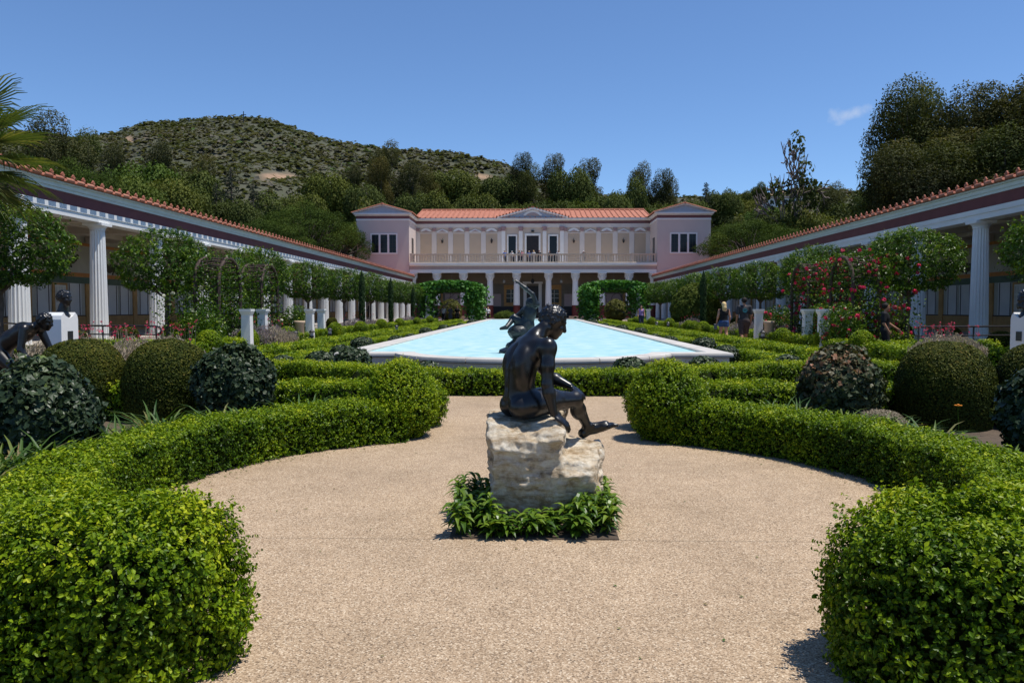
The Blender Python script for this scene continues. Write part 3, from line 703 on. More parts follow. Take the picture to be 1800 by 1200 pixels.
def portico(side):
    nm = 'left' if side < 0 else 'right'
    root = empty('portico', (side * 16.0, 0, 0), 0 if side < 0 else PI)      # local +X faces the garden
    tag(root, f'white fluted colonnade with red frieze and tiled eave on the {nm} side', 'portico', 'porticoes flanking the pool garden')
    sy = 1 if side < 0 else -1
    def P(n, mat, boxes, **kw):
        g = G()
        for b in boxes:
            b = list(b)
            if sy < 0: b[2], b[3] = -b[3], -b[2]
            for q in (4, 5):
                if b[q] > 4.45: b[q] -= .18
            g.box(*b)
        return g.build(n, mat, root, **kw)
    P('floor', 'floor_stone', [(-6.2, .62, PE0, PE1, 0, .30)]); P('step', 'floor_stone', [(.62, .95, PE0, PE1, 0, .15)])
    for y in COLY: link('column', COLM, root, (0, sy * y, .30), 0, (1, 1, .958))
    # entablature
    P('architrave', 'white_paint', [(-.30, .27, PE0, PE1, 4.72, 5.10)])
    P('architrave_fascia', 'white_paint', [(.272, .30, PE0, PE1, 4.92, 5.098)])
    P('frieze', 'red_frieze', [(-.28, .275, PE0, PE1, 5.102, 5.50)])
    P('cornice', 'cornice_paint', [(-.30, .31, PE0, PE1, 5.502, 5.60), (-.30, .35, PE0, PE1, 5.602, 5.74), (-.30, .43, PE0, PE1, 5.742, 5.80)])
    # coffered ceiling
    P('ceiling', 'ceiling_paint', [(-5.6, -.31, PE0, PE1, 5.06, 5.14)])
    for y in COLY: P('beam', 'beam_paint', [(-5.55, -.305, y - .17, y + .17, 4.76, 5.055)])
    for x in (-2.0, -3.8): P('ceiling_rail', 'beam_paint', [(x - .1, x + .1, PE0, PE1, 4.86, 5.052)])
    # back wall and its painted decoration
    P('back_wall', 'fresco_grey', [(-6.0, -5.6, PE0, PE1, .30, 5.06)])
    P('wall_dado', 'fresco_ochre', [(-5.598, -5.575, PE0, PE1, .302, 1.08)])
    P('wall_dado_rail', 'fresco_stripe', [(-5.574, -5.56, PE0, PE1, 1.06, 1.11)])
    P('wall_green_band', 'fresco_green', [(-5.597, -5.572, PE0, PE1, 2.62, 2.92)])
    P('wall_orange_band', 'fresco_orange', [(-5.596, -5.568, PE0, PE1, 2.93, 3.12)])
    P('wall_upper_band', 'fresco_orange', [(-5.596, -5.566, PE0, PE1, 4.42, 4.74)])
    rng = RNG(7)
    gar = G()
    for q in range(260):
        u = rng.uniform(-1, 1); w = .17 * (1 - .5 * u * u); c = (0, u * .95, .42 * u * u + rng.normal(0, w * .5)); gar.cbox(c, (.02, .09, .07), R=Matrix.Rotation(rng.uniform(0, 3), 3, 'X'))
    garm = gar.mesh('painted_garland', 'fresco_garland')
    med = G(); med.lathe([(.001, 0), (.09, 0), (.12, .012), (.13, .02), (.001, .02)], 14, cap=False); medm = med.mesh('painted_medallion', 'fresco_garland')
    for k, y in enumerate(COLY):
        a = y + .45; b = y + BAY - .45
        if b > PE1 - .3: b = PE1 - .3
        P('wall_pilaster', 'fresco_ochre', [(-5.598, -5.54, y - .2, y + .2, .30, 2.615)])
        if b - a < .5: continue
        win = k % 2 == 0
        third = (b - a) / 3
        for q in range(3):
            y0, y1 = a + third * q + .1, a + third * (q + 1) - .1
            if q == 1 and win:
                P('window_surround', 'fresco_ochre', [(-5.597, -5.55, y0 - .06, y1 + .06, 1.115, 2.60)])
                P('window_lattice', 'lattice_white', [(-5.549, -5.53, y0 + .1, y1 - .1, 1.25, 2.50)])
                wy = (y1 - y0 - .2) / 4
                for c1 in range(4):
                    for r1 in range(3): P('pane', 'wing_stone', [(-5.529, -5.52, y0 + .1 + wy * c1 + .05, y0 + .1 + wy * (c1 + 1) - .05, 1.3 + .4 * r1, 1.3 + .4 * r1 + .32)])
            else:
                P('wall_panel', 'fresco_white', [(-5.597, -5.574, y0, y1, 1.115, 2.61)])
                P('wall_stripe', 'fresco_stripe', [(-5.573, -5.565, y1 - .16, y1 - .10, 1.12, 2.60)]); P('wall_stripe', 'fresco_stripe', [(-5.573, -5.565, y0 + .02, y0 + .07, 1.12, 2.60)])
        if not win or True:
            link('painted_garland', garm, root, (-5.585, sy * (a + b) / 2, 3.42), 0, (1, 1.6, 1.15)); m_ = link('painted_medallion', medm, root, (-5.6, sy * (a + b) / 2, 4.12)); m_.rotation_euler = (0, PI / 2, 0)
        if k % 2 == 1:
            lg = G(); lg.tube([(0, 0, .45), (0, 0, 1.0)], .012, 5); lg.lathe([(.05, .45), (.11, .38), (.03, .4)], 8); lg.lathe([(.09, .1), (.09, .38)], 6); lg.lathe([(.001, .02), (.1, .06), (.1, .1)], 6)
            lg.build('hanging_lantern', 'black_metal', root, loc=(-2.6, sy * (a + b) / 2, 3.68))
    # tiled eave and roof
    n = int((PE1 - PE0) / .6)
    for k in range(n):
        y = PE0 + .3 + .6 * k
        link('antefix', ANT, root, (.50, sy * y, 5.66), 0, (1, .85, .82)); link('eave_tile', LIP, root, (.575, sy * (y + .3), 5.69))
    g = G(); sl = 1.75 / 6.6
    y0, y1 = (PE0, PE1) if sy > 0 else (-PE1, -PE0)
    g.add([(.53, y0, 5.635), (.53, y1, 5.635), (-6.1, y1, 7.2), (-6.1, y0, 7.2), (-6.1, y0, 5.63), (-6.1, y1, 5.63)], [(0, 1, 2, 3), (3, 2, 5, 4), (0, 4, 5, 1), (0, 3, 4), (1, 5, 2)])
    g.build('roof_deck', 'roof_tile', root)
    g = G()
    for k in range(n):
        y = sy * (PE0 + .3 + .6 * k); a = np.linspace(0, PI, 5); ca, sa_ = .1 * np.cos(a), .1 * np.sin(a)
        V = np.concatenate([np.c_[np.full(5, x), y + ca, z + sa_] for x, z in ((.49, 5.64), (-6.1, 7.21))]); q = np.arange(4)
        g.add(V, np.stack([q, q + 1, 6 + q, 5 + q], -1))
    tag(g.build('cover_tiles', 'roof_tile', root), kind='stuff')
portico(-1); portico(1)

# ================================================================== villa
villa = empty('villa', (0, 103, 0)); tag(villa, 'pink two storey villa with red tiled roof, balcony and two corner towers', 'villa')
def VP(n, mat, boxes, parent=None, **kw):
    g = G()
    for b in boxes: g.box(*b)
    return g.build(n, mat, parent or villa, **kw)
VB = 6.4       # depth of the upper wall behind the balcony front
VP('main_wall', 'cream_wall', [(-16.2, 16.2, VB, 18, 7.2, 13.2)])
VP('upper_architrave', 'pilaster_paint', [(-16.19, 16.19, VB - .10, VB - .003, 12.66, 13.2)])
VP('upper_frieze', 'purple_frieze', [(-16.19, 16.19, VB - .06, VB + 1, 13.202, 13.60)])
VP('upper_cornice', 'white_paint', [(-16.19, 16.19, VB - .25, VB + 1, 13.602, 13.74), (-16.19, 16.19, VB - .5, VB + 1, 13.742, 13.95)])
for s in (-1, 1):
    for k in range(5):
        xc = s * (14.83 - 2.285 * k)
        p = VP('wall_panel', 'tan_panel', [(xc - .8, xc + .8, VB - .035, VB - .004, 7.4, 11.86)])
        VP('panel_frame', 'pilaster_paint', [(xc - .93, xc - .803, VB - .09, VB - .002, 7.4, 11.99), (xc + .803, xc + .93, VB - .09, VB - .002, 7.4, 11.99), (xc - .80, xc + .80, VB - .09, VB - .002, 11.863, 11.99)])
        g = G(); g.prism([(xc - .85, 12.03), (xc + .85, 12.03), (xc + .85, 12.12), (xc, 12.52), (xc - .85, 12.12)] if k % 2 else circ(xc, 11.72, .9, PI * .15, PI * .85, 9) , VB - .12, VB - .003, axes=(0, 2, 1)); g.build('panel_pediment', 'white_paint', villa)
        g = G(); g.prism([(xc - .55, 12.10), (xc + .55, 12.10), (xc, 12.36)], VB - .16, VB - .123, axes=(0, 2, 1)); g.build('tympanum', 'mauve_band', villa)
    for k in range(6):
        xc = s * (15.97 - 2.285 * k)
        VP('pilaster', 'pilaster_paint', [(xc - .24, xc + .24, VB - .10, VB - .002, 7.4, 12.16)])
        VP('pilaster_capital', 'mauve_ornament', [(xc - .24, xc + .24, VB - .2, VB - .003, 12.17, 12.3), (xc - .16, xc + .16, VB - .22, VB - .003, 12.3, 12.45), (xc - .28, xc + .28, VB - .24, VB - .003, 12.45, 12.6)])
    for xc in (1.65, 4.05):
        VP('centre_pilaster', 'white_paint', [(s * xc - .26, s * xc + .26, VB - .22, VB - .002, 7.4, 12.2)])
        VP('pilaster_capital', 'mauve_ornament', [(s * xc - .3, s * xc + .3, VB - .27, VB - .003, 12.21, 12.36), (s * xc - .2, s * xc + .2, VB - .29, VB - .003, 12.36, 12.56), (s * xc - .36, s * xc + .36, VB - .31, VB - .003, 12.56, 12.80)])
    xa, xb = sorted((s * 2.33, s * 3.36))
    w = VP('upper_window', 'window_glass', [(xa, xb, VB - .05, VB - .004, 7.4, 11.5)])
    VP('window_frame', 'white_paint', [(xa - .18, xa - .002, VB - .12, VB - .003, 7.4, 11.7), (xb + .002, xb + .18, VB - .12, VB - .003, 7.4, 11.7), (xa, xb, VB - .12, VB - .003, 11.503, 11.7)], w)
    for xc in (12.53, 5.68):
        g = G(); g.cbox((s * xc, VB - .28, 11.05), (.10, .22, .12)); g.lathe([(.05, -.5), (.13, -.38), (.16, -.05), (.05, .08), (.01, .2)], 8, (s * xc, VB - .38, 11.0)); g.build('wall_lantern', 'black_metal', villa)
d = VP('balcony_door', 'door_wood', [(-.85, .85, VB - .05, VB - .004, 7.4, 11.55)])
VP('door_frame', 'white_paint', [(-1.1, -.853, VB - .14, VB - .003, 7.4, 11.85), (.853, 1.1, VB - .14, VB - .003, 7.4, 11.85), (-.85, .85, VB - .14, VB - .003, 11.553, 11.85)], d)
VP('door_leaf', 'door_wood', [(-.82, -.02, VB - .09, VB - .053, 7.42, 11.5)], d)
VP('door_lamp', 'black_metal', [(-.2, .2, VB - .25, VB - .003, 12.05, 12.3)])
# centre gable
g = G(); g.prism([(-4.5, 13.955), (4.5, 13.955), (0, 15.15)], VB - .35, VB + 2, axes=(0, 2, 1)); g.build('centre_gable', 'pediment_blue', villa)
g = G()
for s in (-1, 1): g.prism([(s * 4.9, 13.9), (s * 4.9, 14.08), (0, 15.42), (0, 15.16)][::s], VB - .62, VB - .353, axes=(0, 2, 1))
g.build('gable_cornice', 'white_paint', villa)
g = G(); g.prism(circ(0, 13.55, 1.5, PI * .16, PI * .84, 13), VB - .42, VB - .352, axes=(0, 2, 1)); g.build('gable_arch', 'white_paint', villa)
g = G(); g.prism(circ(0, 13.5, 1.22, PI * .22, PI * .78, 13), VB - .46, VB - .423, axes=(0, 2, 1)); g.build('gable_arch_field', 'mauve_band', villa)
# roofs
def tiled_slope(name, a, b, c, d, pitch, parent, r=.11):
    """slope with eave a-b and ridge d-c; round cover tiles run up the slope"""
    a, b, c, d = [np.array(q, float) for q in (a, b, c, d)]; g = G(); nrm_ = nrm(np.cross(b - a, d - a)); nrm_ = nrm_ * np.sign(nrm_[2])
    g.add([a, b, c, d], [(0, 1, 2, 3)]); L = np.linalg.norm(b - a); n = max(2, int(L / pitch)); e = (b - a) / L
    for k in range(n + 1):
        t = k / n; p = a + (b - a) * t; q = d + (c - d) * t; an = np.linspace(0, PI, 6)
        S = [np.stack([p + e * r * math.cos(x) + nrm_ * r * math.sin(x) for x in an]), np.stack([q + e * r * math.cos(x) + nrm_ * r * math.sin(x) for x in an])]
        V = np.concatenate(S); m = np.arange(5); g.add(V, np.stack([m, m + 1, 7 + m, 6 + m], -1)); g.add(S[0], [tuple(range(6))])
        nb = int(np.linalg.norm(q - p) / .55)
        for j in range(nb):
            u0 = p + (q - p) * (j / nb); V0 = np.stack([u0 + e * (r * 1.12) * math.cos(x) + nrm_ * (r * 1.12) * math.sin(x) for x in an]); V1 = V0 + (q - p) / nb * .12; g.add(np.concatenate([V0, V1]), np.stack([m, m + 1, 7 + m, 6 + m], -1))
    return tag(g.build(name, 'roof_tile', parent, smooth=False), kind='stuff')
roof = VP('roof', 'roof_tile', [(-16.2, 16.2, VB + 1.02, 18, 13.5, 13.96)])
tiled_slope('roof_tiles', (-16.3, VB - .55, 13.97), (16.3, VB - .55, 13.97), (16.3, 13.2, 15.9), (-16.3, 13.2, 15.9), .72, roof)
tiled_slope('roof_tiles', (16.3, 20, 13.97), (-16.3, 20, 13.97), (-16.3, 13.2, 15.9), (16.3, 13.2, 15.9), .72, roof)
g = G(); g.tube([(-16.3, 13.2, 15.95), (16.3, 13.2, 15.95)], .17, 8); g.build('ridge_tiles', 'roof_tile', roof)
for s in (-1, 1):
    g = G()
    for t in np.linspace(0.02, .98, 12): g.tube([(s * 5.05 * (1 - t), VB - .7, 14.1 + 1.38 * t), (s * 5.05 * (1 - t), VB + 4.5 , 14.1 + 1.38 * t)], .12, 6)
    g.build('gable_tiles', 'roof_tile', roof)
# towers
for s in (-1, 1):
    xa, xb = sorted((s * 16.2, s * 23.1)); xc = (xa + xb) / 2
    nm = 'left' if s < 0 else 'right'
    VP('tower_wall', 'pink_wall', [(xa, xb, 0, 16, 0, 13.2)])
    VP('tower_moulding', 'white_paint', [(xa - .05, xb + .05, -.05, 16.05, 12.98, 13.198)])
    VP('tower_frieze', 'purple_frieze', [(xa - .03, xb + .03, -.03, 16.03, 13.2, 13.58)])
    VP('tower_cornice', 'white_paint', [(xa - .2, xb + .2, -.2, 16.2, 13.582, 13.72), (xa - .3, xb + .3, -.42, 16.3, 13.722, 13.92)])
    g = G(); g.prism([(xa - .3, 13.922), (xb + .3, 13.922), (xc, 14.88)], -.25, 16.2, axes=(0, 2, 1)); g.build('tower_gable', 'pediment_blue', villa)
    g = G()
    for q in (-1, 1): g.prism([(xc + q * 3.9, 13.88), (xc + q * 3.9, 13.99), (xc, 15.08), (xc, 14.88)][::q], -.5, -.253, axes=(0, 2, 1))
    g.build('tower_gable_cornice', 'white_paint', villa)
    for q in (-1, 1):
        tiled_slope('tower_roof_tiles', (xc + q * 4.02, -.55, 13.95), (xc + q * 4.02, 16.5, 13.95), (xc, 16.5, 15.08), (xc, -.6, 15.08), .72, roof, .1)
    g = G(); g.tube([(xc, -.65, 15.13), (xc, 16.5, 15.13)], .16, 8); g.build('ridge_tiles', 'roof_tile', roof)
    w0 = xc - 1.6 + (.15 if s < 0 else -.05)
    fr = VP('window_frame', 'white_paint', [(w0 - .18, w0 - .002, -.08, -.002, 8.6, 11.32), (w0 + 3.202, w0 + 3.38, -.08, -.002, 8.6, 11.32), (w0, w0 + 3.2, -.08, -.002, 11.14, 11.32), (w0, w0 + 3.2, -.08, -.002, 8.6, 8.78), (w0 + .9, w0 + 1.15, -.08, -.002, 8.782, 11.138), (w0 + 2.05, w0 + 2.30, -.08, -.002, 8.782, 11.138)])
    for k in range(3):
        p = VP('window_pane', 'window_glass', [(w0 + 1.15 * k + .002, w0 + 1.15 * k + .898, -.03, -.001, 8.782, 11.138)], fr)
        VP('glazing_bar', 'black_metal', [(w0 + 1.15 * k + .43, w0 + 1.15 * k + .47, -.045, -.031, 8.79, 11.13)] + [(w0 + 1.15 * k + .01, w0 + 1.15 * k + .89, -.045, -.031, z, z + .03) for z in (9.3, 9.9, 10.5)], fr)
    x0 = s * 16.2; xs = sorted((x0 - s * .002, x0 - s * .06)); VP('side_door', 'window_glass', [(xs[0], xs[1], 2.2, 3.6, 7.5, 10.9)])
# balcony and its lower portico
VP('balcony_slab', 'cream_wall', [(-16.1, 16.1, .0, VB, 7.0, 7.38)]); VP('balcony_cornice', 'white_paint', [(-16.15, 16.15, -.35, 0, 7.15, 7.40), (-16.15, 16.15, -.18, 0, 7.02, 7.148)])
VP('balcony_band', 'mauve_band', [(-16.15, 16.15, -.02, .8, 6.56, 6.998)]); VP('portico_beam', 'white_paint', [(-16.15, 16.15, -.06, .8, 6.16, 6.558)])
VP('balustrade_rail', 'balustrade_stone', [(-16.1, 16.1, -.14, .16, 8.46, 8.62)]); VP('balustrade_foot', 'balustrade_stone', [(-16.1, 16.1, -.12, .14, 7.40, 7.56)])
bm = G(); bm.box(-.075, .075, -.08, .08, 0, .9); bm.box(-.1, .1, -.09, .09, 0, .10); bm.box(-.1, .1, -.09, .09, .80, .9); BAL = bm.mesh('baluster', 'balustrade_stone')
for k in range(90):
    x = -15.9 + k * 31.8 / 89
    if k % 9 == 0: VP('balustrade_post', 'balustrade_stone', [(x - .17, x + .17, -.17, .19, 7.38, 8.68)])
    else: link('baluster', BAL, villa, (x, 0.01, 7.56))
def corinth():
    g = G(); g.lathe([(.43, 1.9), (.40, 3.5), (.36, 5.2)], 24, star=np.array([1 if k % 2 == 0 else .94 for k in range(24)]), cap=False)
    g.lathe([(.36, 5.2), (.42, 5.23), (.42, 5.28), (.37, 5.3), (.38, 5.6), (.5, 5.95), (.58, 6.02)], 16)
    for lay, (z, r, o) in enumerate(((5.32, .37, 0), (5.55, .39, .39))):
        for k in range(8):
            a = o + k * PI / 4; d = np.array([math.cos(a), math.sin(a), 0]); t = np.array([-math.sin(a), math.cos(a), 0]); b = d * r
            for f0, zz, ww in ((.02, .02, .12), (.06, .2, .13), (.16, .27, .09)): g.cbox(b + d * f0 + np.array([0, 0, z + zz]), (.07, ww * 1.6, .16), R=np.stack([d, t, [0, 0, 1]], -1))
    for a in (PI / 4, 3 * PI / 4, 5 * PI / 4, 7 * PI / 4): g.tube([(.4 * math.cos(a), .4 * math.sin(a), 5.75), (.6 * math.cos(a), .6 * math.sin(a), 5.95), (.62 * math.cos(a), .62 * math.sin(a), 5.84)], [.05, .07, .05], 6)
    g.box(-.56, .56, -.56, .56, 6.02, 6.155); return g.mesh('column_shaft', 'white_paint')
def redbase():
    g = G(); g.box(-.56, .56, -.56, .56, 0.2, .42); g.lathe([(.55, .42), (.57, .5), (.52, .58), (.45, .62), (.44, 1.9)], 24); return g.mesh('column_foot', 'dark_red_dado')
CS, CF = corinth(), redbase()
for x in (2.09, 5.6, 9.1, 12.6, 15.75):
    for s in (-1, 1):
        c = link('column', CS, villa, (s * x, .37, 0)); link('column_foot', CF, c)
VP('portico_floor', 'floor_stone', [(-16.15, 16.15, -.6, VB, 0, .2)])
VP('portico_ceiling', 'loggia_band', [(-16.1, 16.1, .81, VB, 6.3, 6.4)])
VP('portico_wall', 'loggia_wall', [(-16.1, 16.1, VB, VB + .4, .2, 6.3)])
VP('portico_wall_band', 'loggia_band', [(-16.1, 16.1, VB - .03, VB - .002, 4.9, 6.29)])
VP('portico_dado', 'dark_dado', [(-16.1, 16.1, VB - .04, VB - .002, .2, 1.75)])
for s in (-1, 1):
    for xc in (3.0, 8.3, 13.5):
        w = VP('lower_window', 'window_glass', [(s * xc - .65, s * xc + .65, VB - .08, VB - .05, 2.3, 4.1)])
        VP('window_frame', 'fresco_ochre', [(s * xc - 1.0, s * xc + 1.0, VB - .049, VB - .041, 1.8, 4.75)], w)
        VP('glazing_bar', 'lattice_white', [(s * xc - .03, s * xc + .03, VB - .10, VB - .081, 2.31, 4.09), (s * xc - .65, s * xc + .65, VB - .10, VB - .081, 2.9, 2.95), (s * xc - .65, s * xc + .65, VB - .10, VB - .081, 3.5, 3.55)], w)
    for xc in (5.7, 10.9): VP('wall_panel', 'mauve_band', [(s * xc - 1.3, s * xc + 1.3, VB - .045, VB - .003, 1.8, 3.5)])
    VP('door_jamb', 'white_paint', [(s * 1.05 - .22, s * 1.05 + .22, VB - .25, VB - .05, .2, 4.9)])
    for xc in (0.0 + 3.85, 10.9):
        g = G(); g.tube([(s * xc, 3, 5.4), (s * xc, 3, 6.3)], .02, 5); g.lathe([(.05, 5.4), (.2, 5.25), (.2, 4.95), (.06, 4.88)], 6, (s * xc, 3, 0)); g.build('hanging_lantern', 'lantern_glass', villa)
VP('entrance_door', 'door_wood', [(-.82, .82, VB - .06, VB - .045, .2, 4.6)])
VP('entrance_lintel', 'white_paint', [(-1.4, 1.4, VB - .28, VB - .05, 4.92, 5.2)])
g = G(); g.tube([(0, 3, 5.5), (0, 3, 6.3)], .02, 5); g.lathe([(.05, 5.5), (.22, 5.3), (.22, 4.95), (.06, 4.85)], 6, (0, 3, 0)); g.build('hanging_lantern', 'black_metal', villa)
# ================================================================== clipped hedges and topiary
def arc(cx, cy, r, a0, a1, n=26): return [(cx + r * math.cos(math.radians(a)), cy + r * math.sin(math.radians(a))) for a in np.linspace(a0, a1, n)]
def poly_res(pts, step=.35):
    pts = np.asarray(pts, float); out = [pts[0]]
    for a, b in zip(pts[:-1], pts[1:]):
        n = max(1, int(np.linalg.norm(b - a) / step))
        for k in range(1, n + 1): out.append(a + (b - a) * k / n)
    return np.array(out)
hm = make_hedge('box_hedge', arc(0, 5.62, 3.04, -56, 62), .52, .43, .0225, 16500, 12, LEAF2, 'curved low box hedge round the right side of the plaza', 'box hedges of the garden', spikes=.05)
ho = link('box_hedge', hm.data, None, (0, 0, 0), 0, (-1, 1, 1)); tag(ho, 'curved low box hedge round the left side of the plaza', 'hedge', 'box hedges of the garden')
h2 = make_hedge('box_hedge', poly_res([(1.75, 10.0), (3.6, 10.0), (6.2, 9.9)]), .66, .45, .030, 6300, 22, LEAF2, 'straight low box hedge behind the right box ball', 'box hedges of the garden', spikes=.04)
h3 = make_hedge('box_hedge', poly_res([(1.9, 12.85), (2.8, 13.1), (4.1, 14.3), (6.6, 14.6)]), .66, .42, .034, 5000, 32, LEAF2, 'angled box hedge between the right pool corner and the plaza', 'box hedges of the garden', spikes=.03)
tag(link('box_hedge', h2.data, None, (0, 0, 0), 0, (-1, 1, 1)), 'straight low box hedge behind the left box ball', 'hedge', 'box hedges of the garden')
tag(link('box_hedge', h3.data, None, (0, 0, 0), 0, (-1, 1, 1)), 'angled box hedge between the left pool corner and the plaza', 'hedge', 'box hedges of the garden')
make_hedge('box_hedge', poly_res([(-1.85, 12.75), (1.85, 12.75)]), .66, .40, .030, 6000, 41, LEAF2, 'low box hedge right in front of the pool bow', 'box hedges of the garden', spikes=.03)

# big balls that end the curved hedges
FBP = [(.40, 0), (.455, .10), (.475, .28), (.47, .44), (.44, .54), (.37, .61), (.26, .645), (.12, .66), (.001, .662)]
fb = make_topiary('box_ball', FBP, .0205, 22500, 51, 'box_leaf', LEAF4, .62, .11, .075, spikes=.07, core=.12, tb=.38, per=6)
tag(link('box_ball', fb, None, (-1.62, 2.95, 0), 0, (.96, .96, .97)), 'big leafy box ball in the near left corner', 'box ball')
tag(link('box_ball', fb, None, (1.62, 2.93, 0), 2.2, (.97, .97, .97)), 'big leafy box ball in the near right corner', 'box ball')
mb = make_topiary('box_ball', ball_prof(.36, .84), .022, 20000, 53, 'box_leaf', LEAF2, .62, .07, .03, spikes=.05, per=6)
tag(link('box_ball', mb, None, (-1.42, 8.45, 0)), 'tall box ball ending the curved hedge left of the seated bronze', 'box ball')
tag(link('box_ball', mb, None, (1.43, 8.35, 0), 2.0, (1.06, 1.06, 1.0)), 'tall box ball ending the curved hedge right of the seated bronze', 'box ball')
ms = make_topiary('box_shrub', ball_prof(.36, .62), .027, 9500, 54, 'box_leaf', LEAF2, .62, .07, .03, spikes=.05, per=6)
tag(link('box_shrub', ms, None, (-1.40, 9.25, 0)), 'lower box shrub tucked behind the left tall box ball', 'box shrub')
tag(link('box_shrub', ms, None, (1.46, 9.15, 0), 1.0), 'lower box shrub tucked behind the right tall box ball', 'box shrub')
# dark domes
d1 = make_topiary('clipped_dome', dome_prof(.55, 1.02), .025, 9300, 61, 'dome_leaf', LEAF2, .6, .04, .012, core=.05, jit=.55, up=.0, out=1.0)
d2 = d1
for me_, x, y, lab in ((d1, -5.78, 9.9, 'dark clipped dome shrub behind the left front ivy mound'), (d2, -4.66, 9.9, 'dark clipped dome shrub second from the left edge'),
                       (d2, 4.93, 9.5, 'brownish clipped dome shrub behind the orange flower'), (d1, 6.05, 9.4, 'clipped dome shrub at the right edge behind the ivy mound')):
    tag(link('clipped_dome', me_, None, (x, y, 0), x), lab, 'dome shrub', 'dark clipped dome shrubs')
# ivy mounds
iv = make_topiary('ivy_mound', ball_prof(.47, .98), .057, 3500, 71, 'ivy_leaf', IVY, .95, .11, .06, out=.8, jit=.85, core=.12, spikes=.06)
iv2 = make_topiary('ivy_mound', ball_prof(.46, .95), .056, 3300, 72, 'ivy_brown_leaf', IVY, .95, .11, .06, out=.8, jit=.9, core=.12, spikes=.06, tb=.5)
ivs = make_topiary('ivy_mound', ball_prof(.31, .58), .060, 2600, 73, 'ivy_leaf', IVY, .95, .08, .04, out=.9, jit=.6, core=.09, spikes=.05, tb=.55)
for me_, x, y, sc, lab in ((iv, -4.2, 6.55, 1.0, 'large dark ivy mound at the left edge'), (iv, -3.64, 9.45, .98, 'dark ivy mound right of the left domes'),
                           (iv2, 3.62, 9.35, 1.0, 'brown dying ivy mound left of the right dome'), (iv, 4.5, 6.75, 1.0, 'large dark ivy mound at the right edge'),
                           (ivs, -5.0, 15.6, .85, 'small ivy mound behind the left angled hedge'), (ivs, -4.25, 15.55, 1.0, 'ivy mound hugging the left front pool corner from outside'),
                           (ivs, -3.48, 15.15, 1.15, 'ivy mound in front of the left pool corner'), (ivs, -1.86, 13.85, .85, 'ivy mound left of the pool bow'),
                           (ivs, 1.69, 13.75, 1.0, 'ivy mound right of the pool bow'), (ivs, 3.2, 14.75, .93, 'ivy mound in front of the right pool corner'),
                           (ivs, 5.05, 15.6, .9, 'small ivy mound behind the right angled hedge')):
    tag(link('ivy_mound', me_, None, (x, y, 0), x * 3, sc), lab, 'ivy mound', 'ivy mounds of the garden')
k = 0
for s, nm in ((-1, 'left'), (1, 'right')):
    for q, y in enumerate((19.0, 22.0, 26, 30, 35, 40, 46, 52, 58, 64)):
        tag(link('ivy_mound', ivs, None, (s * (4.66 + .15 * math.sin(q * 2.1)), y, 0), q, .95 + .14 * math.sin(q * 1.7)), f'{ORD[q]} low ivy mound from the front along the {nm} pool edge', 'ivy mound', 'ivy mounds of the garden')

# parterre hedges beside the pool
def seg_hedge_mesh(L, w, h, seed): 
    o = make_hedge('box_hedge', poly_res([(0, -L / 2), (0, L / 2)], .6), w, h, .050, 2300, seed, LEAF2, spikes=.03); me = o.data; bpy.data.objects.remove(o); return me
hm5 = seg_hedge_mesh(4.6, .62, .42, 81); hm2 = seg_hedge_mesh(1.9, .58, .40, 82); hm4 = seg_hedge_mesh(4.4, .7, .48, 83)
for s, nm in ((-1, 'left'), (1, 'right')):
    for q in range(11):
        y = 18.4 + 5.0 * q
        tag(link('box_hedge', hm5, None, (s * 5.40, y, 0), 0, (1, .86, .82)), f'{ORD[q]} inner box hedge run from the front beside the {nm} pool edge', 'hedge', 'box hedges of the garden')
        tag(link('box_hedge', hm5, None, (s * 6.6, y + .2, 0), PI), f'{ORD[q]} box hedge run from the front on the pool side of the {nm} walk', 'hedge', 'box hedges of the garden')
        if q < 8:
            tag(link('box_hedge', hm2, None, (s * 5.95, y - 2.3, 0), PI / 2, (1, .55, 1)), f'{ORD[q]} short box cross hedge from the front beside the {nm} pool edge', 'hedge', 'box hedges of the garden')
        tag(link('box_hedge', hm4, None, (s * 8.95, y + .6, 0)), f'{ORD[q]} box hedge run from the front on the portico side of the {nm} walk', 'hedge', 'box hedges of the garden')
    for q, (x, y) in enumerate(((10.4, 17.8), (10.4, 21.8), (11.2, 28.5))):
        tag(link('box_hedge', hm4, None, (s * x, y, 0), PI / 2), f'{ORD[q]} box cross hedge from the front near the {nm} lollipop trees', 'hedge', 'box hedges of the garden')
bs = make_topiary('box_ball', ball_prof(.34, .74), .042, 4300, 91, 'box_leaf', LEAF2, .62, .05, .012, core=.06, tb=.52)
LB = [(-8.72, 20.9), (-8.75, 23.9), (-8.5, 27.0), (-8.4, 33.2), (-7.9, 36.0), (-8.5, 38.5), (-8.5, 44), (-8.5, 50), (-8.4, 57), (-8.4, 64)]
RB = [(8.72, 21.0), (8.72, 23.6), (7.95, 25.2), (7.55, 37.0), (8.1, 37.5), (8.5, 43), (8.5, 49), (8.4, 55.5), (8.3, 63)]
for s, L, nm in ((-1, LB, 'left'), (1, RB, 'right')):
    for q, (x, y) in enumerate(L):
        tag(link('box_ball', bs, None, (x, y, .12), q * 1.3, 1.0 - .03 * (q % 3)), f'{ORD[q]} bright clipped box ball from the front beside the {nm} walk', 'box ball', 'clipped box balls beside the walks')
dk = make_topiary('clipped_dome', dome_prof(.42, .8), .045, 3000, 92, 'dome_leaf', LEAF2, .6, .04, .012, core=.05)
for s, nm in ((-1, 'left'), (1, 'right')):
    for q, y in enumerate((24.5, 27.5, 31, 35.5, 40, 45, 50, 56)):
        tag(link('clipped_dome', dk, None, (s * 14.4, y, 0), q, (1, 1, .9 + .1 * (q % 3))), f'{ORD[q]} small dark dome shrub from the front before the {nm} columns', 'dome shrub', 'small dome shrubs before the columns')

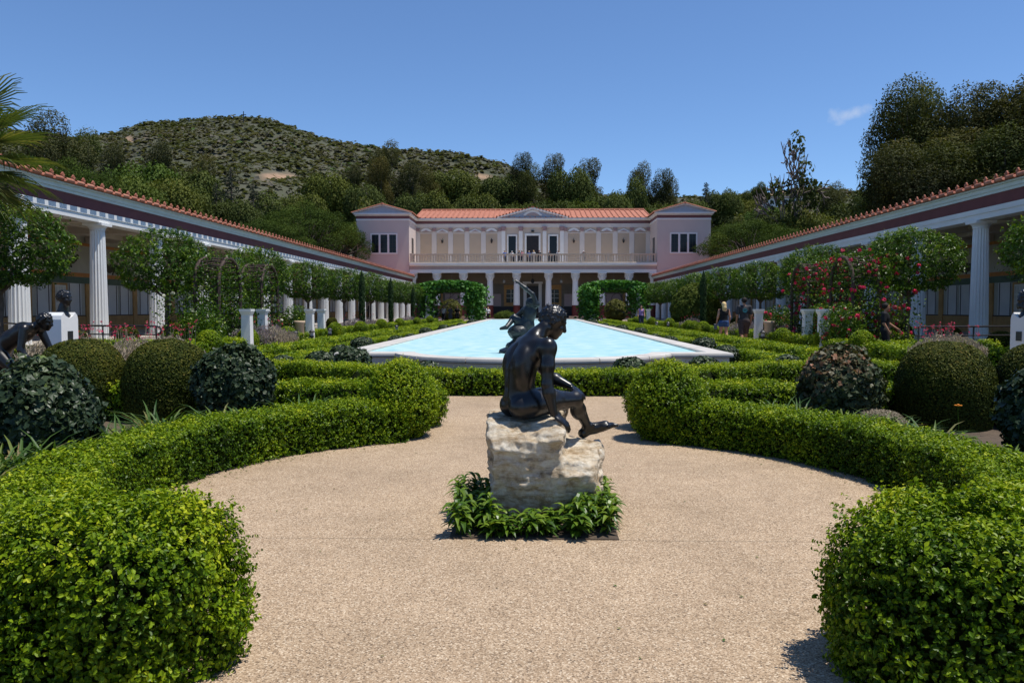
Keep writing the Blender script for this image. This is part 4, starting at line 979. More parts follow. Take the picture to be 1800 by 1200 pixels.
# ================================================================== trees
def limb(g, p0, p1, r0, r1, rng, n=5, wig=.06, mi=0, seg=6):
    p0 = np.array(p0, float); p1 = np.array(p1, float); t = np.linspace(0, 1, n)[:, None]; L = np.linalg.norm(p1 - p0)
    P = p0 + (p1 - p0) * t; P[1:-1] += rng.normal(0, wig * L, (n - 2, 3)); g.tube(P, np.linspace(r0, r1, n), seg, mi); return P
def tree_proto(kind, seed):
    """returns (trunk mesh, crown mesh); height about 1 unit = 1 m before scaling"""
    rng = RNG(seed); tr = G(); cr = G()
    blobs = []; mat = 'oak_leaf'; bark = 'bark'; leaf = .5; dens = 1.0; up = .3; asp = .7
    if kind == 'euc':
        H = 20; P = limb(tr, (0, 0, 0), (rng.normal(0, .5), rng.normal(0, .5), H * .7), .45, .16, rng, 7, .012)
        for k in range(13):
            z = H * (.30 + .70 * k / 12); a = rng.uniform(0, 2 * PI); rad = rng.uniform(1.2, 3.6) * (1.05 - .30 * (k / 12)); c = np.array([math.cos(a) * rad, math.sin(a) * rad, z - .5])
            limb(tr, P[min(6, int(z / H * 7))] * [1, 1, 0] + [0, 0, z * .72], c, .14, .05, rng, 4, .06); rr = rng.uniform(1.5, 2.7); blobs.append((c, (rr, rr, rr * 1.1)))
        mat = 'euc_leaf'; leaf = .20; asp = .45; bark = 'pale_bark'; nl = 24000
    elif kind == 'oak':
        H = 11; limb(tr, (0, 0, 0), (0, 0, H * .5), .35, .2, rng, 5, .03)
        for k in range(12):
            a = k * 2.4; e = rng.uniform(.15, 1); rad = 3.1 * math.sqrt(1 - (e - .35) ** 2); c = np.array([math.cos(a) * rad * rng.uniform(.4, 1), math.sin(a) * rad * rng.uniform(.4, 1), H * (.3 + .55 * e)])
            limb(tr, (0, 0, H * .4), c, .16, .05, rng, 4); rr = rng.uniform(1.5, 2.3); blobs.append((c, (rr, rr, rr * .85)))
        leaf = .18; nl = 19000
    elif kind == 'yellow':
        H = 9; limb(tr, (0, 0, 0), (0, 0, H * .5), .28, .15, rng, 5, .03)
        for k in range(9):
            a = k * 2.4; c = np.array([math.cos(a) * 2.2 * rng.uniform(.3, 1), math.sin(a) * 2.2 * rng.uniform(.3, 1), H * rng.uniform(.45, .85)]); rr = rng.uniform(1.4, 2.0); blobs.append((c, (rr, rr, rr * .9)))
        mat = 'yellow_tree_leaf'; leaf = .25; nl = 10000
    elif kind == 'pine':
        H = 12; P = limb(tr, (0, 0, 0), (.3, .2, H * .55), .5, .3, rng, 6, .02)
        for k in range(34):
            a = k * 2.4; q = math.sqrt((k + .5) / 34); rad = 6.2 * q; c = np.array([math.cos(a) * rad, math.sin(a) * rad, H * (.92 - .30 * q * q) + rng.normal(0, .25)])
            limb(tr, P[4 + (k % 2)], c - [0, 0, .4], .17, .05, rng, 4, .05); rr = rng.uniform(1.0, 1.5); blobs.append((c, (rr * 1.1, rr * 1.1, rr * .62)))
        mat = 'pine_leaf'; leaf = .22; asp = .35; nl = 20000; up = .6
    elif kind == 'cedar':
        H = 16; limb(tr, (0, 0, 0), (0, 0, H), .35, .05, rng, 7, .006)
        for k in range(46):
            z = H * (.15 + .83 * k / 45); a = k * 2.4; rad = (1 - k / 46) * 3.6 + .4
            for f in (.5, .95):
                c = np.array([math.cos(a) * rad * f, math.sin(a) * rad * f, z - .25 * f + rng.normal(0, .15)]); blobs.append((c, (.85 * rad / 3 + .35, .85 * rad / 3 + .35, .22)))
            limb(tr, (0, 0, z), (math.cos(a) * rad, math.sin(a) * rad, z - .3), .06, .02, rng, 3, .03, seg=4)
        mat = 'cedar_leaf'; leaf = .28; asp = .4; nl = 9000
    elif kind == 'bare':
        H = 15
        def rec(p, d, L, r, lv):
            q = p + d * L; limb(tr, p, q, r, r * .6, rng, 4, .05, seg=4 if lv > 1 else 6)
            if lv < 5:
                for _ in range(3 if lv < 4 else 2): rec(p + d * L * rng.uniform(.5, 1), nrm(d + rng.normal(0, .55, 3) + [0, 0, .15]), L * .68, max(.06, r * .6), lv + 1)
        rec(np.zeros(3), np.array([0, 0, 1.]), 5.0, .25, 0)
        for k in range(8): blobs.append((np.array([rng.normal(0, 1.6), rng.normal(0, 1.6), rng.uniform(6, 12)]), (1, 1, 1)))
        mat = 'euc_leaf'; leaf = .25; nl = 900; bark = 'dead_branch'
    elif kind == 'bay':
        H = 3.9; limb(tr, (0, 0, 0), (rng.normal(0, .03), rng.normal(0, .03), 2.05), .075, .06, rng, 5, .01, seg=8)
        for k in range(9):
            a = k * 2.4; c = np.array([math.cos(a) * 1.0 * math.sqrt((k + .3) / 9), math.sin(a) * 1.0 * math.sqrt((k + .3) / 9), 2.35 + rng.uniform(-.1, .5)]); limb(tr, (0, 0, 1.75), c, .04, .015, rng, 4)
        n = 1900; d = nrm(rng.normal(0, 1, (n, 3))); rad = np.where(rng.random(n) < .72, 1 - .16 * rng.random(n) ** 1.5, rng.uniform(.35, 1, n))
        lump = 1 + .13 * vnoise(d * 2.4, seed) + .10 * vnoise(d * 5.5, seed + 1) + (rng.random(n) ** 14) * .12
        P = d * (rad * lump)[:, None] * [1.42, 1.42, 1.02]; P[:, 2] = np.maximum(P[:, 2], -.72 + .14 * vnoise(d * 4, 9)) + 2.82
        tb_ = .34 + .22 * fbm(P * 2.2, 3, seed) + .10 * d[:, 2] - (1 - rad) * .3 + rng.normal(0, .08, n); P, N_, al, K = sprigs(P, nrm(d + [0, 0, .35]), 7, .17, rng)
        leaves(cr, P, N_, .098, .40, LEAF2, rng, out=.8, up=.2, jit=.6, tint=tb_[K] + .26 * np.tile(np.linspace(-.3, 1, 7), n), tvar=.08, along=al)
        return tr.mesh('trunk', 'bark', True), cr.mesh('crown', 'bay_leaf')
    elif kind == 'cypress':
        n = 2600; z = rng.random(n); th = rng.uniform(0, 2 * PI, n); r = .17 * np.minimum(1, (1 - z) * 6) * (.75 + .25 * np.minimum(1, z * 8)) * rng.uniform(.7, 1.05, n); P = np.stack([r * np.cos(th), r * np.sin(th), .1 + z * 2.7], -1)
        N = np.stack([np.cos(th), np.sin(th), th * 0], -1); leaves(cr, P, N, .10, .4, LEAF2, rng, out=.9, up=.2, jit=.4, tint=.4 + .2 * vnoise(P * 5, 2), along=np.tile([0, 0, 1.], (n, 1)))
        tr.lathe([(.05, 0), (.11, .15), (.1, 2.2), (.01, 2.7)], 8); return tr.mesh('trunk', 'hedge_core'), cr.mesh('crown', 'cypress_leaf')
    w = np.array([b[1][0] ** 2 for b in blobs]); kk = rng.choice(len(blobs), nl, p=w / w.sum()); d = nrm(rng.normal(0, 1, (nl, 3))); ctr = np.array([b[0] for b in blobs])[kk]; R = np.array([b[1] for b in blobs])[kk]
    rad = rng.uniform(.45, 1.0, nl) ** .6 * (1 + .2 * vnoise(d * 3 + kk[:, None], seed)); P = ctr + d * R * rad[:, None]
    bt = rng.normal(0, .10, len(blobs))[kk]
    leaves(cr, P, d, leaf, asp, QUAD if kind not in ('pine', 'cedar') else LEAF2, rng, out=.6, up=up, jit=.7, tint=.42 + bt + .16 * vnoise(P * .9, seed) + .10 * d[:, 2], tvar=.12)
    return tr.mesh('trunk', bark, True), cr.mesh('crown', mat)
PROTO = {}
for kind, ns in (('euc', 3), ('oak', 3), ('yellow', 1), ('pine', 2), ('cedar', 1), ('bare', 1), ('bay', 4), ('cypress', 1)):
    PROTO[kind] = [tree_proto(kind, 100 + 7 * q + len(kind)) for q in range(ns)]
tcount = 0
def tree(kind, loc, sc, label, cat='tree', group=None, name=None, v=None, rz=None):
    global tcount
    tcount += 1; tm, cm = PROTO[kind][(tcount if v is None else v) % len(PROTO[kind])]
    o = empty(name or dict(euc='eucalyptus_tree', oak='oak_tree', yellow='broadleaf_tree', pine='umbrella_pine', cedar='cedar_tree', bare='bare_tree', bay='bay_laurel_tree', cypress='cypress_tree')[kind], loc, tcount * 2.1 if rz is None else rz, sc)
    tag(o, label, cat, group); link('trunk', tm, o); link('crown', cm, o); return o
for s, nm in ((-1, 'left'), (1, 'right')):
    for q, y in enumerate((17.1, 25.0, 33.0, 41.0, 49.0, 57.0, 65.0, 73.0, 81.0)):
        tree('bay', (s * 11.8, y, 0), (1, 1, 1.0 + .02 * ((q * 7) % 3 - 1)), f'{ORD[q]} lollipop bay laurel from the front in the {nm} row', group='lollipop bay laurels in two rows')
    for q, (y, x) in enumerate(((37.0, 8.9), (45, 8.9)) if s < 0 else ((37.8, 9.2), (52, 9.0))):
        pass
for x, y, h, lab in ((-9.6, 44.0, 1.25, 'slim dark cypress column left of the walk, nearer one'), (-9.6, 53.0, 1.25, 'slim dark cypress column left of the walk, farther one'),
                     (9.6, 44.5, 1.25, 'slim dark cypress column beside the right walk'), (-9.6, 63.0, 1.15, 'slim dark cypress beside the far end of the left walk')):
    tree('cypress', (x, y, 0), (1, 1, h), lab, group='cypress columns', rz=x)
# round laurel mass on the right
rb = make_topiary('round_shrub', ball_prof(1.55, 3.0), .17, 420, 95, 'oak_leaf', LEAF2, .5, .15, .1, core=.2, tb=.6)
tag(link('round_shrub', rb, None, (8.9 * 1.16, 50.0, 0)), 'tall rounded grey green shrub beside the right walk', 'shrub')
ys = make_topiary('round_shrub', ball_prof(1.3, 2.5), .19, 400, 96, 'yellow_tree_leaf', LEAF2, .5, .2, .12, core=.25, tb=.7)
tag(link('round_shrub', ys, None, (-9.5, 91, 0)), 'round yellow green shrub seen through the left vine pergola', 'shrub'); tag(link('round_shrub', ys, None, (9.6, 91, 0), 1), 'round yellow green shrub seen through the right vine pergola', 'shrub')
ls = make_topiary('round_shrub', ball_prof(1.2, 1.1), .12, 700, 97, 'oak_leaf', LEAF2, .4, .2, .15, core=.25, tb=.6, spikes=.2)
tag(link('round_shrub', ls, None, (-3.1, 88, 0)), 'low spreading shrub at the far end of the pool', 'shrub')

# background trees: (photo x, top y, depth, kind, width scale)
BGT = [(95, 205, 95, 'euc', 1.0), (140, 222, 105, 'euc', .95), (60, 238, 90, 'euc', .9), (20, 262, 85, 'oak', 1.1), (205, 252, 120, 'euc', .75), (245, 262, 110, 'oak', 1.2), (285, 248, 120, 'euc', .8), (325, 275, 125, 'oak', 1.2),
       (360, 268, 130, 'euc', .7), (182, 292, 100, 'oak', 1.0), (230, 305, 95, 'oak', .9), (300, 310, 105, 'oak', 1.0), (355, 325, 110, 'oak', .9), (405, 291, 115, 'cedar', 1.15), (380, 318, 112, 'cedar', .8), (445, 318, 118, 'cedar', .9), (418, 345, 112, 'oak', .8),
       (480, 335, 128, 'oak', 1.0), (525, 322, 150, 'oak', 1.1), (575, 300, 165, 'oak', 1.2), (620, 288, 172, 'euc', .8), (686, 244, 165, 'euc', .9), (665, 275, 160, 'euc', .8), (720, 280, 165, 'euc', .8), (640, 320, 150, 'oak', .9),
       (655, 324, 138, 'yellow', 1.2), (690, 338, 140, 'yellow', .9), (755, 300, 168, 'euc', .75), (790, 296, 175, 'oak', 1.4), (830, 325, 160, 'oak', 1.0), (770, 335, 142, 'oak', 1.0), (730, 335, 142, 'oak', .9), (870, 335, 150, 'yellow', .9), (905, 340, 146, 'oak', .9),
       (885, 305, 172, 'oak', 1.2), (915, 268, 170, 'euc', .8), (940, 285, 165, 'euc', .75), (970, 270, 172, 'euc', .85), (1000, 290, 165, 'oak', 1.0), (1030, 278, 168, 'euc', .95), (960, 335, 148, 'oak', 1.1), (1010, 335, 148, 'oak', 1.0), (1065, 335, 150, 'oak', 1.0), (1085, 320, 185, 'oak', 1.0),
       (1135, 282, 165, 'euc', .8), (1160, 296, 160, 'euc', .75), (1185, 310, 160, 'euc', .7), (1115, 312, 158, 'oak', .9), (1150, 340, 145, 'oak', .9), (1205, 335, 150, 'oak', .9), (1241, 318, 170, 'cedar', .8), (1265, 330, 175, 'oak', .9), (1300, 340, 180, 'oak', .9),
       (1398, 285, 118, 'bare', 1.35), (1440, 345, 120, 'yellow', 1.0), (1360, 362, 130, 'oak', .9), (1415, 372, 118, 'oak', .9), (1478, 318, 125, 'euc', .7), (1510, 325, 118, 'oak', 1.1), (1445, 345, 128, 'oak', .9), (1540, 330, 112, 'euc', .7), (1330, 350, 150, 'oak', 1.0), (1290, 355, 140, 'yellow', .9), (1490, 360, 108, 'oak', .9), (1550, 370, 105, 'oak', .9),
       (1612, 150, 80, 'euc', 1.0), (1650, 140, 84, 'euc', 1.0), (1685, 148, 78, 'euc', 1.0), (1578, 205, 82, 'euc', .85), (1722, 175, 82, 'euc', .9), (1768, 150, 76, 'euc', 1.05), (1800, 130, 74, 'euc', 1.1), (1845, 140, 72, 'euc', 1.1), (1560, 262, 84, 'euc', .8), (1605, 240, 74, 'euc', 1.0), (1645, 228, 76, 'euc', .95), (1690, 236, 72, 'euc', 1.0), (1735, 240, 74, 'euc', 1.0), (1785, 230, 70, 'euc', 1.0), (1590, 310, 74, 'euc', .9), (1650, 300, 70, 'euc', .9), (1720, 300, 70, 'euc', .9), (1560, 345, 84, 'oak', .9), (1700, 320, 68, 'oak', .9), (1770, 300, 68, 'euc', .9),
       (1335, 318, 330, 'oak', 1.1), (1310, 335, 320, 'oak', .8), (1275, 338, 330, 'oak', .9),
       (130, 268, 62, 'pine', .72), (40, 262, 60, 'pine', .7), (535, 345, 96, 'pine', 1.02), (480, 372, 90, 'pine', .85), (590, 372, 101, 'pine', .72), (1325, 374, 98, 'pine', 1.05), (1270, 388, 106, 'pine', .7), (1390, 392, 92, 'pine', .8)]
HT = dict(euc=21.5, oak=11.2, yellow=9.0, pine=12.2, cedar=16.2, bare=10.2)
names_n = {}; zn = {}
WORDS = dict(euc='tall eucalyptus', oak='dark rounded oak', yellow='yellow green broadleaf tree', pine='flat topped umbrella pine', cedar='tiered dark cedar', bare='bare leafless tree')
for px, ty, Y, kind, wsc in sorted(BGT):
    p = at(px, ty, Y); gz = 0.0 if Y < 126 else max(0.0, float(terr(px, Y))); gz -= .15
    h = p[2] - gz; sz = h / HT[kind]; w = wsc * (1.0 if kind != 'oak' else max(.8, min(1.25, sz)))
    if Y > 300: w = 1.0; sz = min(sz, 1.3); gz = p[2] - sz * HT[kind]; gz = min(gz, float(terr(px, Y)) - .1)
    names_n[kind] = names_n.get(kind, 0) + 1; q = names_n[kind]
    where = next(w_ for lim, w_ in ((215, 'on the far left skyline'), (400, 'just left of the cedars'), (600, 'beside the left tower'), (730, 'above the left tower'), (890, 'above the left villa roof'),
                 (1060, 'above the right villa roof'), (1245, 'above the right tower'), (1420, 'right of the right tower'), (1555, 'on the low right ridge'), (9999, 'in the tall right grove')) if px < lim)
    zn[(kind, where)] = zn.get((kind, where), 0) + 1
    lab = f'{ORD[zn[(kind, where)] - 1]} {WORDS[kind]} from the left {where}' if kind != 'bare' else 'bare leafless tree behind the right portico'
    tree(kind, (p[0], Y, gz), (w, w, sz), lab, group='trees behind the buildings')
# hillside house and summit cross
hs = empty('hill_house', (at(1385, 330, 352)[0], 352, float(terr(1385, 352)) - 1.0)); tag(hs, 'small white house on the far right hill crest', 'house')
g = G(); g.box(-10, 8, -4, 4, -6, 3.2); g.build('wall', 'white_paint', hs); g = G(); g.box(-11, 9, -5, 5, 3.2, 3.7); g.build('roof', 'mauve_band', hs)
for k in range(4): g = G(); g.box(-6.8 + 3.2 * k, -4.6 + 3.2 * k, -4.08, -4.002, .6, 2.4); g.build('window', 'window_glass', hs)
pc = at(428, 196, 428); g = G(); zb = float(terr(428, 428)); hh = pc[2] - zb
g.box(-.18, .18, -.18, .18, -2, hh); g.box(-1.4, 1.4, -.14, .14, hh - 2.0, hh - 1.65); tag(g.build('summit_cross', 'black_metal', None, loc=(pc[0], 428, zb)), 'thin dark cross on the hill summit', 'cross')

# palm in the near left corner
pal = empty('palm_tree', (-11.2, 14.6, 0)); tag(pal, 'fan palm whose fronds reach in at the upper left edge', 'palm')
g = G(); rng = RNG(3); g.tube([(0, 0, 0), (.05, 0, 1.5), (0, 0, 3.2), (0, 0, 4.55)], [.2, .17, .16, .15], 10); g.build('trunk', 'bark', pal)
for k in range(46):
    a = k * 2.4; el = -.75 + 1.9 * (k / 45); d = np.array([math.cos(a) * math.cos(el), math.sin(a) * math.cos(el), math.sin(el)]); c0 = np.array([0, 0, 4.5]); c1 = c0 + d * 1.05 - np.array([0, 0, .1]); g = G()
    g.tube([c0, c0 + d * .5, c1], [.022, .018, .014], 5); side = nrm(np.cross(d, [0, 0, 1.0] if abs(d[2]) < .95 else [1, 0, 0])); upv = np.cross(side, d)
    for j in range(26):
        b = -1.45 + 2.9 * j / 25; dd = nrm(d * math.cos(b) + side * math.sin(b) + upv * .12); L = (1.12 - .28 * abs(b) / 1.45) * rng.uniform(.9, 1.1); wv = nrm(np.cross(dd, upv)) * .021
        pts = [c1, c1 + dd * L * .45, c1 + dd * L * .8 + np.array([0, 0, -.03]), c1 + dd * L + np.array([0, 0, -.12 - .05 * rng.random()])]; ws = [.5, 1, .7, .08]
        V = np.concatenate([[p_ - wv * w_, p_ + wv * w_ + upv * .008] for p_, w_ in zip(pts, ws)]); g.add(V, np.array([(0, 1, 3, 2), (2, 3, 5, 4), (4, 5, 7, 6)]), 0, float(np.clip(rng.normal(.45, .25), 0, 1)))
    g.build('frond', 'palm_leaf', pal)

# ================================================================== bed plants round the rock
LANCE_T = np.linspace(0, 1, 5)
def lance(g, p, d, L, w, droop, rng, tint):
    d = nrm(d); side = nrm(np.cross(d, [0, 0, 1.0]) + 1e-6); up = np.cross(side, d); V = []
    for t in LANCE_T:
        c = p + d * L * t + up * L * .12 * math.sin(t * PI) - np.array([0, 0, droop * L * t * t]); ww = w * math.sin(PI * min(1, .06 + t * .94) ** .85) * .5 + .0004
        V += [c - side * ww + up * ww * .35, c, c + side * ww + up * ww * .35]
    F = []
    for k in range(4): a = 3 * k; F += [(a, a + 1, a + 4, a + 3), (a + 1, a + 2, a + 5, a + 4)]
    g.add(V, np.array(F), 0, tint)
rng = RNG(12)
def leafy_plant(seed, stems, spread, h, L=.13, w=.034):
    rng = RNG(seed); g = G()
    for s_ in range(stems):
        a = rng.uniform(0, 2 * PI); r = spread * math.sqrt(rng.random()); b = np.array([r * math.cos(a), r * math.sin(a), 0]); lean = np.array([math.cos(a), math.sin(a), 0]) * rng.uniform(.0, .35); hh = h * rng.uniform(.55, 1.1); top = b + (lean + [0, 0, 1]) * hh
        g.tube([b, (b + top) / 2 + rng.normal(0, .01, 3), top], [.005, .004, .003], 4)
        for q in range(13):
            f = .25 + .75 * q / 12; p = b + (top - b) * f; aa = q * 2.4 + rng.random(); e = rng.uniform(-.1, .75) * (.4 + f * .6); lance(g, p, np.array([math.cos(aa), math.sin(aa), e]), L * rng.uniform(.7, 1.15), w * rng.uniform(.8, 1.2), rng.uniform(.1, .5), rng, float(np.clip(rng.normal(.3 + .35 * f, .16), 0, 1)))
    return g.mesh('leafy_plant', 'bed_leaf')
LP = [leafy_plant(200 + q, 9, .10, .17, .10, .030) for q in range(4)]
spots = [(-.38, 4.79), (-.24, 4.77), (-.10, 4.78), (.07, 4.77), (.24, 4.78), (.37, 4.80), (-.39, 4.95), (-.39, 5.12), (-.38, 5.3), (-.38, 5.5), (.40, 4.93), (.41, 5.08), (.42, 5.25), (.42, 5.42), (.40, 5.6), (-.28, 5.62), (0.0, 5.64), (.26, 5.64), (-.26, 4.90), (.32, 4.93)]
for q, (x, y) in enumerate(spots): tag(link('leafy_plant', LP[q % 4], None, (x, y, .026), q * 1.9, (1, 1, 1.1 if abs(x) > .33 else .75)), 'green lance leaved plant ' + ('at the left side' if x < -.33 else 'at the right side' if x > .33 else 'along the front' if y < 5.2 else 'at the back') + ' of the square bed round the rock', 'plant', 'leafy plants in the square bed')
# strappy and weedy plants behind the curved hedge
def strap_plant(seed, n, L, w, up):
    rng = RNG(seed); g = G()
    for q in range(n):
        a = rng.uniform(0, 2 * PI); r = .10 * math.sqrt(rng.random()); lance(g, np.array([r * math.cos(a), r * math.sin(a), 0]), np.array([math.cos(a), math.sin(a), rng.uniform(.5, 1.6) * up]), L * rng.uniform(.6, 1.15), w, rng.uniform(.2, .7), rng, float(np.clip(rng.normal(.5, .22), 0, 1)))
    return g.mesh('strap_plant', 'strap_leaf')
SP = [strap_plant(300 + q, 110, .42, .017, 1.3) for q in range(3)]
k = 0; rng = RNG(44)
for s, nm in ((-1, 'left'), (1, 'right')):
    for q in range(44):
        a = math.radians(rng.uniform(-12, 58)); r = rng.uniform(3.6, 4.5); x = s * r * math.cos(a); y = 5.62 + r * math.sin(a)
        if abs(abs(x) - 4.3) < .42 and abs(y - 6.6) < .42: continue
        tag(link('strap_plant', SP[q % 3], None, (x, y, 0), q * 1.1, rng.uniform(1.0, 1.55)), f'strap leaved green plant behind the {nm} curved hedge', 'plant', f'strap leaved plants behind the {nm} curved hedge')
g = G(); g.tube([(0, 0, 0), (.01, 0, .2), (.0, .01, .42)], .004, 5); fo = empty('orange_flower', (4.32, 8.05, .0)); tag(fo, 'single orange daisy on a tall stem before the right dome', 'flower')
g.build('stem', 'bed_leaf', fo); g = G()
for q in range(14): a = q * 2 * PI / 14; g.cbox((.022 * math.cos(a), .022 * math.sin(a), .425), (.03, .012, .005), R=Matrix.Rotation(a, 3, 'Z'))
g.lathe([(.001, .415), (.014, .42), (.012, .436), (.001, .44)], 8); g.build('petals', 'orange_petal', fo)
# flowering grey clumps
def flower_clump(seed, r, h, n, nf, mat='grey_leaf', fl='petal'):
    rng = RNG(seed); a = rng.uniform(0, 2 * PI, n); q = r * np.sqrt(rng.random(n)); z = rng.random(n) ** .7 * h * (1.1 - .4 * q / r); P = np.stack([q * np.cos(a), q * np.sin(a), z], -1); g = G()
    leaves(g, P, nrm(P * [1, 1, .2] + 1e-3), .11, .16, LEAF2, rng, out=.8, up=.2, jit=.8, tint=.35 + .4 * z / h, along=np.tile([0, 0, 1.], (n, 1)))
    for k in range(nf):
        aa = rng.uniform(0, 2 * PI); b = np.array([r * .8 * math.sqrt(rng.random()) * math.cos(aa), r * .8 * math.sqrt(rng.random()) * math.sin(aa), h * .5]); tpp = b + np.array([rng.normal(0, .1), rng.normal(0, .1), h * rng.uniform(.45, .85)]); g.tube([b, tpp], .003, 3)
        nn = 5; leaves(g, tpp + rng.normal(0, .012, (nn, 3)), nrm(rng.normal(0, 1, (nn, 3))), .018, .9, QUAD, rng, up=.8, mi=1)
    return g.mesh('flower_clump', [mat, fl])
FC = [flower_clump(400 + q, .55, .85, 3200, 30) for q in range(2)]; LV = [flower_clump(410, .6, .7, 1500, 10, 'lavender_leaf'), flower_clump(411, .6, .62, 1500, 0, 'grey_leaf')]
for q, (x, y) in enumerate(((-7.6, 13.2), (-6.9, 13.4), (-6.4, 13.7), (-8.3, 13.4))): tag(link('flower_clump', FC[q % 2], None, (x, y, 0), q, 1.05), f'{ORD[[1, 2, 3, 0][q]]} grey clump with red flowers from the left behind the left domes', 'flowers', 'red flowered grey clumps on the left')
for q, (x, y) in enumerate(((8.25, 16.2), (8.85, 16.6))): tag(link('flower_clump', FC[q % 2], None, (x, y, 0), q + 4, 1.0), ('left' if q == 0 else 'right') + ' grey leaved clump with red flowers behind the right dome', 'flowers', 'red flowered grey clumps on the right')
lvp = [(-8.9, 24.8), (-8.9, 26.4), (-8.4, 25.4), (-9.6, 42), (-9.5, 44.5), (-9.4, 47), (-9.5, 60), (9.2, 34), (9.3, 36), (9.4, 30), (9.3, 46)]
for q, (x, y) in enumerate(lvp): tag(link('lavender_clump', LV[0 if q % 3 != 2 else 1], None, (x, y, .0), q, 1.25), f'{ORD[sorted([b_ for a_, b_ in lvp if (a_ < 0) == (x < 0)]).index(y)]} grey mauve lavender clump from the front beside the {"left" if x < 0 else "right"} walk', 'lavender', 'lavender clumps left' if x < 0 else 'lavender clumps right')
gp = make_topiary('grey_cushion', ball_prof(.34, .26), .03, 6000, 98, 'grey_leaf', LEAF2, .3, .05, .03, core=.06, tb=.4); tag(link('grey_cushion', gp, None, (3.85, 8.95, 0)), 'low grey green cushion plant left of the right dome', 'plant')

# leaf litter along the hedge feet and round the bed
rng = RNG(77); n = 420; a = rng.uniform(-55, 58, n) * PI / 180; r = 2.74 - np.abs(rng.normal(0, .10, n)); sg = rng.choice([-1, 1], n)
P = np.stack([sg * r * np.cos(a), 5.62 + r * np.sin(a), np.full(n, .0245)], -1); P[:40] = np.c_[rng.uniform(-2, 2, 40), rng.uniform(2.6, 8, 40), np.full(40, .0245)]
ok = ~((np.abs(P[:, 0]) < .6) & (np.abs(P[:, 1] - 5.2) < .6)); P = P[ok]; n = len(P)
g = G(); leaves(g, P, np.tile([0, 0, 1.], (n, 1)), .022, .5, LEAF2, rng, out=1.5, up=1.5, jit=.25, tint=np.full(n, .75), tvar=.2)
tag(g.build('leaf_litter', 'strap_leaf'), 'scattered small fallen leaves on the path', 'leaf litter', kind='stuff')
# ================================================================== arbours with roses
def rose_cloud(seed, n, box, leafsz, nf, petal, holes=0):
    rng = RNG(seed); g = G(); P = box(rng, n); leaves(g, P, nrm(rng.normal(0, 1, (n, 3)) + [0, 0, .2]), leafsz, .6, LEAF2, rng, up=.4, jit=.9, tint=.42 + .25 * vnoise(P * 2, seed))
    if nf:
        Q = box(rng, nf)
        for q in Q:
            nn = 9; d = nrm(rng.normal(0, 1, (nn, 3))); leaves(g, q + d * .038, d, .070, .9, QUAD, rng, out=1, jit=.4, mi=1)
    return g
def arbour(side, y0, red, label):
    r = empty('arbour', (side * 9.5, y0, 0), 0 if side > 0 else PI); tag(r, label, 'arbour', 'rose arbours beside the walks')
    W, H, D = .87, 2.12, .75           # half width along Y, springing height, depth along X
    a = np.linspace(0, PI, 13); arch = [(-W, 0), (-W, 1.0), (-W, H)] + [(-W * math.cos(t), H + W * math.sin(t)) for t in a[1:-1]] + [(W, H), (W, 1.0), (W, 0)]
    for x in (0, D):
        g = G(); P = np.array([(x, p, z) for p, z in arch]); g.tube(P, .055, 6); g.build('arch_rib', 'weathered_wood', r)
    for k in range(11):
        t = a[1] + (a[-2] - a[1]) * k / 10; c = (-W * math.cos(t), H + W * math.sin(t)); g = G(); g.tube([(0, *c), (D, *c)], .025, 5); g.build('lath', 'weathered_wood', r)
    for sgn in (-1, 1):
        for z in np.arange(.4, 2.2, .42): g = G(); g.tube([(0, sgn * W, z), (D, sgn * W, z)], .025, 5); g.build('rail', 'weathered_wood', r)
    g = G()
    for k in range(10):
        t0, t1 = a[1 + k], a[2 + k]; p0 = (-W * math.cos(t0), H + W * math.sin(t0)); p1 = (-W * math.cos(t1), H + W * math.sin(t1)); g.tube([(0, *p0), (D, *p1)], .012, 4); g.tube([(D, *p0), (0, *p1)], .012, 4)
    g.build('lattice', 'weathered_wood', r)
    def bx(rng, n):
        q = rng.random(n); out = np.zeros((n, 3)); s = rng.choice([-1, 1], n)
        out[:, 0] = rng.uniform(-.15, D + .35, n); out[:, 1] = s * (W + rng.normal(.02, .30, n)); out[:, 2] = rng.random(n) ** 1.5 * 2.7; out[:, 0] += np.where(rng.random(n) < .45, rng.uniform(.2, 1.0, n), 0); out[:, 1] *= np.where(out[:, 2] > 2.1, .8, 1)
        tp = rng.random(n) < (.17 if red else .08); th = rng.uniform(.15, PI - .15, n); rr_ = W + rng.normal(.06, .13, n)
        out[tp, 1] = (-rr_ * np.cos(th))[tp]; out[tp, 2] = (H + rr_ * np.sin(th))[tp]; return out
    rr = empty('climbing_rose', (side * 9.5, y0, 0), 0 if side > 0 else PI); tag(rr, ('red' if red else 'white') + ' climbing rose over the ' + label, 'rose', 'climbing roses on the arbours')
    rose_cloud(int(y0 * 10) + side, 11000, bx, .085, 210 if red else 14, 'petal').build('foliage', ['bay_leaf', 'petal' if red else 'white_petal'], rr)
    rng = RNG(2)
    for q in range(8): g = G(); s = 1 if q % 2 else -1; limb(g, (rng.uniform(0, D), s * W, 0), (rng.uniform(0, D), s * W * rng.uniform(.8, 1.1), rng.uniform(1.4, 2.4)), .02, .008, rng); g.build('stem', 'bark', rr)
    return r
arbour(-1, 24.45, False, 'nearer wooden arched arbour beside the left walk'); arbour(-1, 28.2, False, 'farther wooden arched arbour beside the left walk')
arbour(1, 24.45, True, 'nearer wooden arched arbour beside the right walk'); arbour(1, 28.2, True, 'farther wooden arched arbour beside the right walk')
